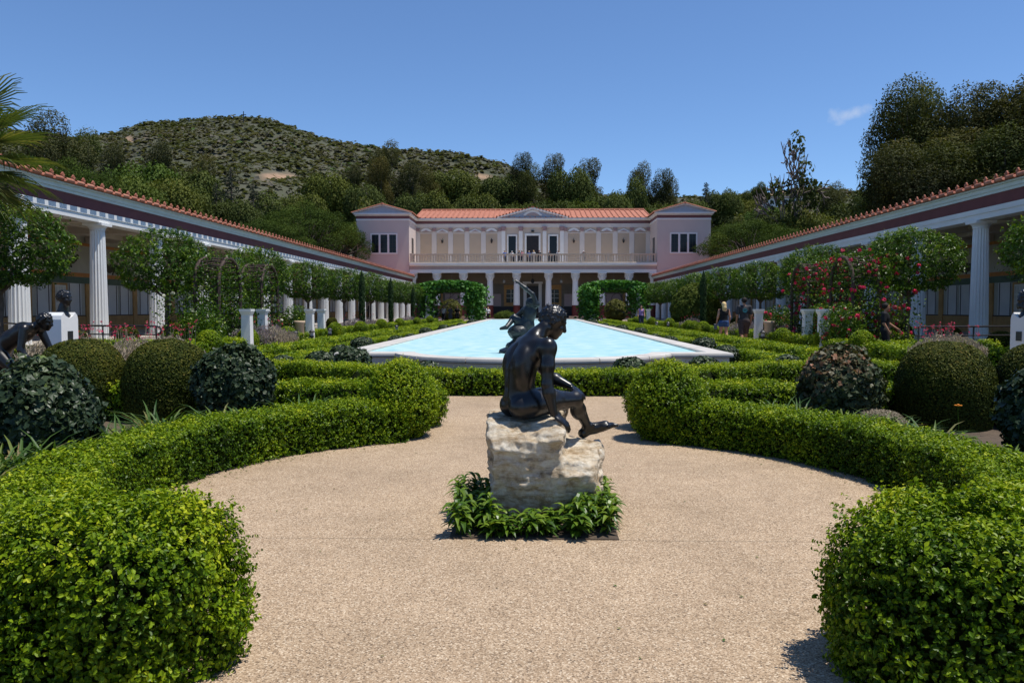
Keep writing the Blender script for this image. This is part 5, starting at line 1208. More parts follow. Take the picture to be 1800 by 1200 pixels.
for q, (x, y, red, lab) in enumerate(((8.95, 22.9, True, 'red rose bush in front of the nearer right arbour'), (9.6, 26.4, True, 'red rose bush between the right arbours'), (9.4, 30.4, True, 'red rose bush beyond the farther right arbour'),
                                      (-9.5, 22.4, False, 'white rose bush in front of the nearer left arbour'), (-9.7, 26.5, False, 'white rose bush between the left arbours'), (-9.4, 31.0, False, 'white rose bush beyond the farther left arbour'))):
    def bx(rng, n):
        d = nrm(rng.normal(0, 1, (n, 3))); p = d * (rng.random(n) ** .4)[:, None] * [.65, .75, .8]; p[:, 2] = np.abs(p[:, 2] + .8); return p
    o = rose_cloud(500 + q, 3000, bx, .075, 26 if red else 9, 'petal').build('rose_bush', ['bay_leaf', 'petal' if red else 'white_petal'], None, loc=(x, y, 0)); tag(o, lab, 'rose')
# white posts, pots, rails, bollards
def post_mesh():
    g = G()
    def sq(prof):
        V = np.concatenate([[(-r, -r, z), (r, -r, z), (r, r, z), (-r, r, z)] for r, z in prof]); F = [(4 * i + j, 4 * i + (j + 1) % 4, 4 * i + 4 + (j + 1) % 4, 4 * i + 4 + j) for i in range(len(prof) - 1) for j in range(4)]; F.append(tuple(range(4 * len(prof) - 4, 4 * len(prof)))); g.add(V, F)
    sq([(.18, 0), (.18, .12), (.15, .14), (.142, .2), (.130, 1.22), (.138, 1.24), (.178, 1.34), (.178, 1.40)]); return g.mesh('shaft', 'white_paint')
PM = post_mesh()
for x, y, lab in ((-8.62, 23.5, 'white flared post at the nearer left arbour'), (-9.15, 26.4, 'white flared post between the left arbours'), (-8.62, 30.2, 'white flared post past the farther left arbour'), (-9.15, 33.8, 'white flared post farthest along the left walk'),
                  (8.62, 23.5, 'wide white flared post at the nearer right arbour'), (9.15, 26.4, 'white flared post between the right arbours'), (8.62, 30.2, 'white flared post behind the walking couple'), (9.1, 62, 'small white post beside the woman in purple')):
    tag(link('white_post', PM, None, (x, y, 0)), lab, 'post', 'white flared posts')
for x, y, lab in ((-8.75, 29.3, 'terracotta pot between white posts on the left'), (8.75, 29.3, 'pale terracotta pot beside the white post on the right')):
    g = G(); g.lathe([(.13, 0), (.15, .1), (.17, .72), (.20, .76), (.20, .84), (.17, .84), (.16, .8), (.001, .78)], 20, cap=False); tag(g.build('terracotta_pot', 'terracotta_pot', None, True, loc=(x, y, .12)), lab, 'pot', 'terracotta pots')
def bollard(x, y, lab):
    r = empty('path_light', (x, y, .30)); tag(r, lab, 'path light', 'path lights')
    g = G(); g.lathe([(.07, -.3), (.07, .12), (.085, .12), (.085, .15)], 12); g.build('stem', 'black_metal', r); g = G(); g.lathe([(.065, .15), (.065, .27)], 12); g.build('lens', 'lantern_glass', r)
    g = G(); g.lathe([(.10, .27), (.10, .30), (.05, .35), (.001, .36)], 12); g.build('cap', 'black_metal', r)
for q, (x, y, lab) in enumerate(((-8.1, 26.6, 'black path light by the left terracotta pot'), (-7.9, 27.9, 'black path light left of the walk, second from the front'), (-7.9, 30.4, 'black path light left of the walk, third from the front'), (-6.3, 36.2, 'black path light near the left pool edge'),
                                 (8.0, 27.5, 'black path light by the right pot'), (7.4, 47, 'black path light right of the pool, nearer'), (7.9, 46, 'black path light right of the pool, farther right'))): bollard(x, y, lab)
def rail(pts, lab):
    r = empty('handrail', pts[0]); tag(r, lab, 'handrail'); P = np.array(pts, float) - np.array(pts[0]); g = G(); g.tube(P + [0, 0, .95], .024, 8); g.build('top_rail', 'black_metal', r); g = G(); g.tube(P + [0, 0, .72], .018, 8); g.build('lower_rail', 'black_metal', r)
    for p in P: g = G(); g.tube([p, p + [0, 0, .95]], .02, 6); g.build('post', 'black_metal', r)
    e = P[0]; dv = nrm(P[0] - P[1]); g = G(); g.tube([e + [0, 0, .95], e + dv * .12 + [0, 0, .93], e + dv * .16 + [0, 0, .84], e + dv * .12 + [0, 0, .74], e + [0, 0, .72]], .022, 8); g.build('end_loop', 'black_metal', r)
rail([(-9.9, 20.4, 0), (-11.6, 20.9, 0), (-13.3, 21.4, 0), (-15.1, 22.0, .05)], 'black metal handrail behind the left red flowers'); rail([(9.8, 20.2, 0), (11.4, 20.6, 0), (13.2, 21.1, 0), (15.1, 21.6, .05)], 'black metal handrail behind the right dome')
for q, (x, y, L) in enumerate(((-9.9, 31.9, 3.0), (9.9, 31.9, 3.0))):
    r = empty('garden_fence', (x, y, 0)); tag(r, ('left' if x < 0 else 'right') + ' low dark wooden fence beside the white posts', 'fence')
    for z in (.35, .75, 1.12): g = G(); g.box(-.03, .03, -L / 2, L / 2, z - .035, z + .035); g.build('rail', 'weathered_wood', r)
    for k in range(5): yy = -L / 2 + L * k / 4; g = G(); g.box(-.05, .05, yy - .045, yy + .045, 0, 1.2); g.build('post', 'weathered_wood', r)

# ================================================================== vine pergolas at the far end
def pergola(side, lab):
    r = empty('vine_pergola', (side * 8.0, 78, 0)); tag(r, lab, 'pergola', 'vine pergolas')
    for x in (-2.2, 2.2):
        for y in (-1.8, 1.8): g = G(); g.box(x - .17, x + .17, y - .17, y + .17, 0, 3.1); g.box(x - .24, x + .24, y - .24, y + .24, 0, .9, ); g.build('post', 'white_paint', r)
        g = G(); g.box(x - .08, x + .08, -2.3, 2.3, 3.102, 3.28); g.build('beam', 'weathered_wood', r)
    for k in range(7): y = -2.0 + 4.0 * k / 6; g = G(); g.box(-2.9, 2.9, y - .04, y + .04, 3.282, 3.4); g.build('slat', 'weathered_wood', r)
    v = empty('grape_vine', (side * 8.0, 78, 0)); tag(v, ('left' if side < 0 else 'right') + ' bright green vine covering the pergola before the villa', 'vine', 'grape vines on the pergolas')
    rng = RNG(60 + side); n = 15000; P = np.zeros((n, 3)); u = rng.random(n)
    top = u < .60; P[top] = np.c_[rng.uniform(-3.0, 3.0, top.sum()), rng.uniform(-2.2, 2.2, top.sum()), 3.15 + rng.random(top.sum()) * 1.0]; P[top, 2] -= .35 * (np.abs(P[top, 0]) / 3) ** 3
    fr = ~top; s = np.where(rng.random(fr.sum()) < (.72 if side < 0 else .28), 1, -1); P[fr] = np.c_[s * 2.35 + rng.normal(0, .42, fr.sum()), rng.choice([-1.8, 1.8], fr.sum()) + rng.normal(0, .4, fr.sum()), rng.random(fr.sum()) ** .5 * 3.6]
    g = G(); leaves(g, P, nrm(rng.normal(0, 1, (n, 3)) + [0, -.3, .2]), .21, .85, QUAD, rng, up=.4, jit=.9, tint=.45 + .25 * vnoise(P * 1.3, 4)); g.build('foliage', 'vine_leaf', v)
    for q in range(6): g = G(); limb(g, (rng.choice([-2.3, 2.3]), rng.choice([-1.9, 1.9]), 0), (rng.uniform(-2, 2), rng.uniform(-1.8, 1.8), 3.4), .05, .02, rng); g.build('stem', 'bark', v)
pergola(-1, 'left vine pergola before the villa'); pergola(1, 'right vine pergola before the villa')
for x, lab in ((-7.3, 'pale stone bench left of the far pool end'), (5.6, 'pale stone bench right of the far pool end')):
    r = empty('stone_bench', (x, 93, 0)); tag(r, lab, 'bench', 'stone benches'); g = G(); g.box(-1.3, 1.3, -.25, .25, .40, .55); g.build('seat', 'terracotta_pot', r)
    for s in (-1, 1): g = G(); g.box(s * 1.0 - .2, s * 1.0 + .2, -.2, .2, 0, .40); g.build('leg', 'terracotta_pot', r)

# ================================================================== rock and seated bronze
def rock_mesh():
    S = Solid((-.44, 4.76, -.03), (.58, 5.95, .78), .0098); X, Y, Z = np.meshgrid(*S.ax, indexing='ij'); Q = np.stack([X, Y, Z], -1)
    P = Q + .022 * np.stack([vnoise(Q * 5, 1), vnoise(Q * 5, 2), vnoise(Q * 5, 3)], -1)
    pl = lambda n, o: (P - np.array(o)) @ nrm(n)
    def hull(planes, k=.004):
        d = None
        for n, o in planes:
            e = pl(n, o)
            if d is None: d = e
            else: h = np.clip(.5 - .5 * (e - d) / k, 0, 1); d = e * (1 - h) + d * h + k * h * (1 - h)
        return d
    # main block: top band slopes to the camera and is lit, the face below it leans back under
    d = hull([((0, 0, 1), (0, 5.3, .672)), ((-.05, -.62, .78), (-.05, 5.10, .645)), ((0.02, -1, -.16), (0, 4.965, .50)), ((-1, -.05, -.03), (-.275, 5.3, .3)), ((-.8, -.5, .35), (-.27, 5.04, .56)),
              ((1, -.1, .12), (.205, 5.3, .50)), ((.7, -.45, .62), (.175, 5.04, .60)), ((.62, -.35, -.30), (.205, 5.02, .22)), ((0, 1, .05), (0, 5.72, .3)), ((.35, -.45, -.85), (.05, 5.08, .055)), ((0, 0, -1), (0, 0, .03))])
    d2 = hull([((.08, -.12, 1), (.33, 5.3, .425)), ((.25, -.75, .52), (.33, 5.05, .36)), ((.1, -1, -.35), (.3, 5.01, .30)), ((1, -.12, .06), (.445, 5.3, .35)), ((.75, -.3, -.75), (.40, 5.15, .13)), ((-1, 0, 0), (.05, 5.3, .3)), ((0, 1, 0), (.3, 5.66, .3)), ((0, 0, -1), (0, 0, .05))])
    k = .045; h = np.clip(.5 + .5 * (d2 - d) / k, 0, 1); d = d2 * (1 - h) + d * h - k * h * (1 - h)
    d = d + .028 * fbm(Q * [4, 4, 5], 4, 4) + .030 * np.abs(vnoise(Q * [7, 7, 13], 6)) + .014 * np.abs(vnoise(Q * [18, 18, 26], 9)) + .007 * vnoise(Q * 40, 7) - .016
    S.d = d.astype(np.float32); V, F = S.poly(); g = G(); g.add(V, F); return g
tag(rock_mesh().build('rock', 'rock', None, True), 'rough pale limestone boulder carrying the seated bronze', 'rock')

def head(S, c, R, s, hair=None, k=.02, seed=1, face=True):
    """R rows right, forward, up; s head height"""
    r, f, u = R; c = np.array(c, float); A = np.stack([r, f, u], -1); L = lambda a, b, z: c + (r * a + f * b + u * z) * s
    S.ell(L(0, -.04, .10), (.345 * s, .42 * s, .40 * s), A, k); S.ell(L(0, .11, -.14), (.26 * s, .30 * s, .36 * s), A, k); S.ell(L(0, .24, -.38), (.13 * s, .12 * s, .10 * s), A, k * .8)
    if face:
        S.cap(L(0, .36, .08), L(0, .45, -.10), .045 * s, .065 * s, k * .5); S.cap(L(-.16, .33, .12), L(.16, .33, .12), .05 * s, .05 * s, k * .5)
        for q in (-1, 1):
            S.ell(L(q * .14, .375, .04), (.07 * s, .05 * s, .05 * s), A, k * .3, cut=True); S.ell(L(q * .14, .34, .035), (.055 * s, .05 * s, .045 * s), A, k * .2); S.ell(L(q * .16, .27, -.10), (.10 * s, .10 * s, .09 * s), A, k)
            S.ell(L(q * .345, -.02, -.02), (.035 * s, .08 * s, .12 * s), A, k * .4)
        S.cap(L(-.075, .375, -.225), L(.075, .375, -.225), .03 * s, .03 * s, k * .3); S.cap(L(-.05, .365, -.27), L(.05, .365, -.27), .033 * s, .033 * s, k * .3); S.cap(L(-.1, .42, -.247), L(.1, .42, -.247), .008 * s, .008 * s, k * .2, cut=True)
def curls(S, c, R, s, seed, n=120, k=.008, rr=.085):
    rng = RNG(seed); r, f, u = R; c = np.array(c)
    for q in range(n):
        z = 1 - 2 * (q + .5) / n; a = q * 2.39996; d = np.array([math.cos(a) * math.sqrt(1 - z * z), math.sin(a) * math.sqrt(1 - z * z), z])
        if d[1] > .45 and d[2] < .52: continue
        if d[2] < -.62 or (d[2] < -.15 and d[1] > -.1): continue
        p = c + (r * d[0] * .335 + f * (d[1] * .405 - .04) + u * (d[2] * .385 + .10)) * s; rad = rr * s * rng.uniform(.75, 1.25); S.ell(p, (rad, rad * .8, rad * .8), np.stack(frame(nrm(rng.normal(0, 1, 3)) + 1e-3), -1), k)
        S.cap(p + rng.normal(0, .02 * s, 3), p + rng.normal(0, .05 * s, 3) + (r * d[0] + f * d[1] + u * d[2]) * .05 * s, .012 * s, .02 * s, k * .3)

def hermes():
    S = Solid((-.36, 4.86, .40), (.64, 5.98, 1.47), .0066)
    O = np.array([-.072, 5.24, 0]); yaw = math.radians(27); fw = np.array([math.cos(yaw), math.sin(yaw), 0]); rt = np.array([math.sin(yaw), -math.cos(yaw), 0]); up = np.array([0, 0, 1.])
    T = lambda a, b, c: O + rt * a + fw * b + up * c
    A = np.stack([rt, fw, up], -1)
    # trunk
    S.ell(T(0, .01, .785), (.148, .112, .105), A, .03)
    for q in (-1, 1): S.ell(T(q * .072, -.035, .755), (.082, .088, .085), A, .018)
    S.ell(T(0, -.012, .90), (.122, .088, .11), A, .04); S.ell(T(0, -.005, 1.01), (.138, .098, .12), A, .04)
    tilt = np.stack([rt, nrm(fw * .93 - up * .36), nrm(fw * .36 + up * .93)], -1)
    S.ell(T(0, .035, 1.10), (.158, .098, .115), tilt, .04)
    S.cap(T(-.13, .075, 1.155), T(.13, .085, 1.155), .058, .058, .04)
    for q in (-1, 1):
        S.ell(T(q * .078, -.045, 1.075), (.066, .040, .085), tilt, .03); S.ell(T(q * .098, -.028, .985), (.05, .06, .10), A, .03); S.cap(T(q * .03, -.083, .82), T(q * .035, -.072, 1.0), .030, .026, .03)
        S.ell(T(q * .07, .105, 1.09), (.07, .045, .06), tilt, .03)
    for a_, b_ in (((0, -.118, .80), (0, -.120, .88)), ((0, -.120, .88), (0, -.122, .98)), ((0, -.122, .98), (0, -.098, 1.08)), ((0, -.098, 1.08), (0, -.045, 1.16))): S.cap(T(*a_), T(*b_), .011, .011, .028, cut=True)
    S.cap(T(0, -.13, .70), T(0, -.117, .785), .010, .008, .012, cut=True)
    # neck, head
    S.chain([T(0, .065, 1.17), T(.005, .115, 1.225), T(.02, .165, 1.275)], [.062, .052, .05], .03); S.cap(T(-.09, .05, 1.165), T(-.02, .09, 1.215), .035, .04, .03); S.cap(T(.09, .05, 1.165), T(.03, .09, 1.215), .035, .04, .03)
    hf = nrm(np.array([.90, .16, -.42])); R = frame(hf); hc = np.array([.138, 5.345, 1.312]); hs = .222
    head(S, hc, R, hs, k=.012); curls(S, hc, R, hs, 4, 300, .005, .052)
    # right arm (near), hand on the rock edge
    sh = T(.185, .100, 1.148); el = np.array([.094, 5.075, .915]); wr = np.array([.137, 5.075, .725])
    S.ell(sh, (.058, .06, .068), A, .03); S.chain([sh, (sh + el) / 2 + [0, -.006, 0], el], [.051, .046, .036], .02); S.chain([el, el + (wr - el) * .3, wr], [.036, .041, .026], .015)
    S.ell(el + np.array([-.014, -.006, .0]), (.022, .022, .026), None, .012)
    hand(S, wr + [.004, 0, -.012], (.72, .10, -.50), (.45, -.30, .85), .19, 1, .60, .005)
    # left arm, forearm along the thigh
    sl = T(-.175, .095, 1.145); ell_ = np.array([.115, 5.53, .93]); wl_ = np.array([.262, 5.47, .862])
    S.ell(sl, (.058, .06, .066), A, .03); S.chain([sl, (sl + ell_) / 2, ell_], [.05, .045, .036], .02); S.chain([ell_, ell_ + (wl_ - ell_) * .3, wl_], [.036, .04, .025], .015); hand(S, wl_, (.86, -.12, -.44), (.4, -.1, .9), .165, -1, .5, .005)
    # right leg
    hp = T(.082, .03, .765); kn = np.array([.288, 5.40, .778]); an = np.array([.392, 5.60, .565])
    S.chain([hp, hp + (kn - hp) * .45 + [0, 0, .012], kn], [.090, .078, .052], .03); S.ell(kn + np.array([.012, .004, .006]), (.047, .047, .05), None, .02)
    cf = kn + (an - kn) * .38 + np.array([-.022, -.012, -.014]); S.chain([kn, kn + (an - kn) * .35, an], [.047, .046, .030], .02); S.ell(cf, (.038, .04, .075), np.stack(frame(np.cross(an - kn, [0, 1, 0]), an - kn), -1), .02)
    hl = an + np.array([-.028, .004, -.052]); ball = an + np.array([.128, .004, .004])
    S.ell(hl, (.038, .036, .036), None, .02); S.chain([an + [0, 0, -.01], an + [.05, .006, -.014], ball], [.037, .037, .036], .015); S.chain([hl, ball + [-.02, 0, -.02]], [.026, .022], .015); S.ell(ball + np.array([-.005, .004, -.004]), (.044, .048, .027), None, .012)
    for q, (o, L) in enumerate(((-.036, .040), (-.017, .046), (.002, .046), (.020, .050), (.040, .058))):
        b = ball + np.array([.022, -o, -.006]); m = b + np.array([L * .6, -o * .1, .014]); S.cap(b, m, .0125 if q < 4 else .016, .0105 if q < 4 else .014, .005); S.cap(m, m + np.array([L * .4, 0, .000]), .0105 if q < 4 else .014, .009 if q < 4 else .0125, .004)
    # sandal straps with rosette
    ax = nrm(an - kn); u1 = nrm(np.cross(ax, [0, 1, 0])); u2 = np.cross(ax, u1)
    for off in (.01, -.028):
        for q in range(14): t0, t1 = q * 2 * PI / 14, (q + 1) * 2 * PI / 14; c = an - ax * off; S.cap(c + (u1 * math.cos(t0) + u2 * math.sin(t0)) * .034, c + (u1 * math.cos(t1) + u2 * math.sin(t1)) * .034, .006, .006, .003)
    for q in range(5): S.ell(an + np.array([-.008 + .012 * q, -.034, .012 - .012 * (q % 2)]), (.013, .008, .013), None, .003)
    # left leg bent back behind the rock
    h2 = T(-.082, .03, .765); k2 = np.array([.235, 5.62, .755]); a2 = np.array([.16, 5.80, .47])
    S.chain([h2, h2 + (k2 - h2) * .45 + [0, 0, .012], k2], [.088, .076, .052], .03); S.chain([k2, k2 + (a2 - k2) * .35, a2], [.046, .046, .03], .02); S.chain([a2 + [-.01, 0, -.03], a2 + [.1, .06, -.045], a2 + [.15, .09, -.045]], [.032, .03, .018], .015)
    V, F = S.poly(); g = G(); g.add(V, F); return g.build('seated_bronze', 'black_bronze', None, True)
tag(hermes(), 'black bronze nude youth seated on the limestone boulder', 'statue')

# ================================================================== satyr on the pool edge
sat = empty('reclining_satyr', (0, 17.0, 0)); tag(sat, 'green bronze reclining figure with raised arm at the pool edge', 'statue')
def satyr():
    pt = lambda px, py, dy=0.0: np.array([(px - 936) / F_PX * (17.0 + dy), dy, 1.4 - (py - 543) / F_PX * (17.0 + dy)])
    S = Solid((-.75, -.7, .40), (.45, .7, 2.12), .016); A = np.eye(3)
    # skin and rock bed
    S.ell((-.22, .05, .58), (.36, .42, .18), None, .06); S.ell(pt(912, 583), (.24, .25, .17), None, .05); S.ell((-.02, .1, .66), (.25, .3, .2), None, .05)
    hipp = pt(926, 572); ch = pt(931, 553); shr = pt(943, 535, -.08); shl = pt(922, 545, .15)
    S.ell(hipp, (.17, .16, .14), None, .05); S.chain([hipp, ch], [.12, .13], .05); S.ell(ch + [0, 0, .08], (.15, .11, .14), None, .04); S.cap(shr, shl, .065, .065, .04)
    S.chain([shr, pt(936, 517, -.12), pt(924, 507, -.12), pt(912, 497, -.1)], [.058, .045, .042, .028], .02); hand(S, pt(912, 497, -.1), (-.7, 0, .45), (.3, -.8, .4), .19, 1, .3, .01)
    S.chain([shl, pt(908, 556, .2), pt(902, 562, .1)], [.07, .05, .04], .03)
    hc = pt(934, 533, 0); R = frame(nrm(np.array([.3, .5, .5]))); head(S, hc, R, .25, k=.015); curls(S, hc, R, .26, 9, 60, .01, .1); S.cap(ch + [0, 0, .15], hc, .07, .06, .03)
    for q in (-1, 1): kn = pt(906 + 4 * q, 560, .12 * q + .1); an = pt(898 + 8 * q, 575, -.05 + .2 * q); S.chain([hipp, kn], [.12, .075], .04); S.chain([kn, an], [.07, .045], .03); S.chain([an, an + [-.12, -.03, -.03]], [.05, .03], .02)
    S.cap(pt(904, 553), pt(914, 566), .03, .05, .03)
    mg = np.stack(np.meshgrid(*S.ax, indexing='ij'), -1); S.d += (np.where(mg[..., 2] < .95, .016, .006) * (vnoise(mg * [14, 14, 9], 3) + .5 * vnoise(mg * 30, 4))).astype(np.float32)
    V, F = S.poly(); g = G(); g.add(V, F); g.build('body', 'green_bronze', sat, True)
satyr()
g = G(); g.lathe([(.55, .3), (.62, .46), (.6, .52), (.5, .56)], 22, (-.12, .1, 0)); g.build('base', 'green_bronze', sat, True)

# ================================================================== bending runner at the left edge
def runner():
    S = Solid((-.75, -.45, 0), (.6, .5, 1.42), .010); f = np.array([1, 0, 0.])
    hip = np.array([-.30, 0, .83]); chest = np.array([.02, 0, 1.06]); sh = np.array([.16, 0, 1.12])
    S.ell(hip, (.13, .15, .12), None, .04)
    for q in (-1, 1): S.ell(hip + [-.06, q * .07, -.02], (.09, .085, .095), None, .02)
    S.chain([hip, (hip + chest) / 2 + [-.01, 0, .02], chest], [.12, .115, .14], .05); S.cap(sh + [-.03, -.13, -.01], sh + [-.03, .13, -.01], .075, .075, .05); S.chain([sh, sh + [.10, 0, .06]], [.065, .055], .03)
    S.cap(hip + [-.02, 0, .14], chest + [-.07, 0, .16], .012, .012, .03, cut=True)
    hc = np.array([.32, 0, 1.20]); R = frame(nrm(np.array([.96, .05, -.25]))); head(S, hc, R, .235, k=.012); curls(S, hc, R, .235, 6, 110, .006, .08)
    for q in (-1, 1):
        s0 = sh + [-.02, q * .17, -.02]; e = s0 + [.04 + .06 * q, q * .05, -.27]; w = e + [.14, -q * .02, -.18]; S.chain([s0, e], [.06, .042], .03); S.chain([e, w], [.042, .028], .02); hand(S, w, (.7, 0, -.6), (.5, 0, .8), .18, q, .4, .006)
    k1 = np.array([-.02, -.10, .52]); a1 = np.array([-.30, -.11, .12]); S.chain([hip + [0, -.08, -.04], k1], [.105, .062], .03); S.chain([k1, k1 + (a1 - k1) * .3, a1], [.055, .058, .038], .02); S.chain([a1 + [-.03, 0, -.06], a1 + [.16, 0, -.085]], [.04, .03], .02)
    k2 = np.array([-.42, .10, .47]); a2 = np.array([-.66, .11, .14]); S.chain([hip + [0, .08, -.04], k2], [.105, .062], .03); S.chain([k2, k2 + (a2 - k2) * .3, a2], [.055, .058, .038], .02); S.chain([a2, a2 + [.02, 0, -.1]], [.04, .03], .02)
    V, F = S.poly(); g = G(); g.add(V, F); return g.build('bending_runner', 'black_bronze', None, True, loc=(-6.88, 10.4, .03))
tag(runner(), 'dark bronze naked runner bending forward at the left edge', 'statue')

# ================================================================== busts on white herms
def bust(x, y, rz, seed, lab, beard):
    r = empty('bust_herm', (x, y, 0), rz); tag(r, lab, 'bust', 'dark busts on white herms')      # local +Y is where the face looks
    g = G(); out = [(-.19, 0), (.19, 0), (.19, 1.24), (.175, 1.30), (.13, 1.35), (.09, 1.30), (0, 1.26), (-.09, 1.30), (-.13, 1.35), (-.175, 1.30), (-.19, 1.24)]
    g.prism(out, -.13, .13, axes=(0, 2, 1)); g.build('herm', 'white_paint', r)
    g = G(); g.box(-.055, .055, .131, .143, .92, 1.06); g.build('plaque', 'plaque', r)
    S = Solid((-.24, -.24, 1.15), (.24, .28, 1.80), .009); A = np.eye(3)
    S.ell((0, 0, 1.27), (.15, .115, .10), None, .03); S.cap((0, -.01, 1.27), (0, .03, 1.45), .085, .066, .04); hc = np.array([0, .05, 1.565]); R = frame(nrm(np.array([0, 1, -.06]))); head(S, hc, R, .25, k=.012); curls(S, hc, R, .25, seed, 120, .006, .085)
    if beard:
        rng = RNG(seed)
        for q in range(26): a = rng.uniform(-1.2, 1.2); S.ell(hc + np.array([math.sin(a) * .07, .05 + math.cos(a) * .035, -.085 - rng.random() * .06]), (.02, .02, .025), None, .006)
    V, F = S.poly(); g = G(); g.add(V, F); g.build('bust', 'black_bronze', r, True)
bust(-7.30, 12.0, math.radians(-96), 11, 'black bust on a white herm among the left red flowers', False); bust(7.50, 12.1, math.radians(96), 14, 'dark bearded bust on a white herm at the right edge', True)

# ================================================================== people
def person(loc, rz, H, top, bottom, hairm, skin='skin', label='', sleeves='short', legs='long', hair='short', step=.0, arms=(.1, .1), vox=.0145, group=None, print_=False, bag=None, dress=False):
    """a standing or walking figure; local +Y is forward, feet on z = 0"""
    s = H / 1.75; root = empty('person', loc, rz, s); tag(root, label, 'person', group)
    sk = {}
    hipz = .92
    for q in (-1, 1):
        st = step * q; sk[q] = dict(h=np.array([q * .09, 0, .90]), k=np.array([q * .095, .05 + st * .35, .50]), a=np.array([q * .095, -.02 + st * .75, .09 + (.05 if st < 0 else 0)]))
        ar = arms[0 if q < 0 else 1]; sk[q].update(s=np.array([q * .185, 0, 1.415]), e=np.array([q * .245, -.02 + ar * .2, 1.13]), w=np.array([q * .255, .08 + ar * .5, .90 + abs(ar) * .12]))
    lo, hi = (-.42, -.45, -.01), (.42, .50, 1.80)
    def torso(S, e=0.0):
        S.ell((0, 0, .95), (.165 + e, .115 + e, .13 + e), None, .05); S.ell((0, 0, 1.12), (.14 + e, .10 + e, .14 + e), None, .05); S.ell((0, .005, 1.30), (.165 + e, .115 + e, .16 + e), None, .05); S.cap((-.15, 0, 1.41), (.15, 0, 1.41), .055 + e, .055 + e, .05)
    def thigh(S, q, e=0.0): S.chain([sk[q]['h'], sk[q]['k']], [.088 + e, .058 + e], .03)
    def shin(S, q, e=0.0): S.chain([sk[q]['k'], sk[q]['k'] * .65 + sk[q]['a'] * .35, sk[q]['a']], [.055 + e, .055 + e, .036 + e], .02)
    def uarm(S, q, e=0.0, f=1.0): S.chain([sk[q]['s'], sk[q]['s'] + (sk[q]['e'] - sk[q]['s']) * f], [.05 + e, .042 + e], .03)
    S = Solid(lo, hi, vox); torso(S)
    S.cap((0, 0, 1.44), (0, .02, 1.54), .055, .05, .03); hc = np.array([0, .025, 1.625]); R = frame(np.array([0, 1., -.05])); head(S, hc, R, .235, k=.012)
    for q in (-1, 1):
        thigh(S, q); shin(S, q); uarm(S, q); S.chain([sk[q]['e'], sk[q]['w']], [.042, .028], .02); hand(S, sk[q]['w'], nrm(sk[q]['w'] - sk[q]['e'] + [0, 0, -.12]), (q, 0, .1), .18, q, .5, .006)
        S.chain([sk[q]['a'] + [0, -.03, -.045], sk[q]['a'] + [0, .14, -.06]], [.035, .028], .02)
    V, F = S.poly(); g = G(); g.add(V, F); body = g.build('body', skin, root, True)
    S = Solid(lo, hi, vox); torso(S, .018)
    if sleeves != 'none':
        for q in (-1, 1): uarm(S, q, .022, .75 if sleeves == 'short' else 1.0)
        if sleeves == 'long':
            for q in (-1, 1): S.chain([sk[q]['e'], sk[q]['w']], [.06, .045], .02)
    S.half(2, .90, False); S.ell((0, 0, 1.53), (.085, .09, .085), None, .02, cut=True)
    if sleeves == 'none': S.ell((0, .09, 1.46), (.10, .1, .10), None, .02, cut=True); S.ell((0, -.09, 1.46), (.10, .1, .09), None, .02, cut=True)
    V, F = S.poly(); g = G(); g.add(V, F); shirt = g.build('top', top, root, True)
    if print_:
        g = G(); g.lathe([(.001, 0), (.082, 0), (.082, .004), (.001, .004)], 24, cap=False); o = g.build('back_print', 'turquoise_print', shirt, loc=(0, -.140, 1.30)); o.rotation_euler = (PI / 2 + .05, 0, 0)
        g = G()
        for rr_, zz in ((.074, .0), (.05, .0)):
            P = [(rr_ * math.cos(t), rr_ * math.sin(t), .006) for t in np.linspace(0, 2 * PI, 25)]; g.tube(P, .004, 4)
        for yy in (-.02, 0, .02): g.tube([(-.04, yy, .006), (.04, yy + .01, .006)], .006, 4)
        o = g.build('print_lines', 'charcoal_cloth', shirt, loc=(0, -.142, 1.30)); o.rotation_euler = (PI / 2 + .05, 0, 0)
    S = Solid(lo, hi, vox); e = .022
    S.ell((0, 0, .95), (.165 + e, .115 + e, .13 + e), None, .05)
    for q in (-1, 1):
        thigh(S, q, e + (.012 if legs != 'tight' else 0))
        if legs in ('long', 'tight'): shin(S, q, .016)
    if dress: S.cap((0, 0, .95), (0, .02, .5), .17, .22, .03)
    S.half(2, 1.0, True); S.half(2, dict(long=.09, tight=.10, short=.74, knee=.47).get(legs, .47), False)
    V, F = S.poly(); g = G(); g.add(V, F); g.build('dress' if dress else ('trousers' if legs in ('long', 'tight') else 'shorts'), bottom, root, True)
    S = Solid((-.2, -.25, 1.2), (.2, .25, 1.82), max(.012, vox * .75)); r, f, u = R; A = np.stack([r, f, u], -1)
    S.ell(hc + [0, -.02, .035], (.093, .108, .103), A, .01); S.ell(hc + [0, .10, -.035], (.11, .085, .10), None, .01, cut=True); S.half(2, 1.56 if hair == 'short' else 1.3, False)
    if hair == 'long': S.chain([hc + [0, -.06, 0], hc + [0, -.085, -.12], hc + [0, -.085, -.24]], [.085, .085, .06], .03)
    V, F = S.poly(); g = G(); g.add(V, F); g.build('cap' if hair == 'cap' else 'hair', hairm, root, True)
    for q in (-1, 1):
        S = Solid(sk[q]['a'] - [.08, .16, .16], sk[q]['a'] + [.08, .26, .10], max(.012, vox * .75)); a = sk[q]['a']; S.chain([a + [0, -.035, -.04], a + [0, .06, -.045], a + [0, .165, -.058]], [.043, .042, .032], .02); S.half(2, a[2] - .09, False); V, F = S.poly(); g = G(); g.add(V, F); g.build('shoe', 'shoe', root, True)
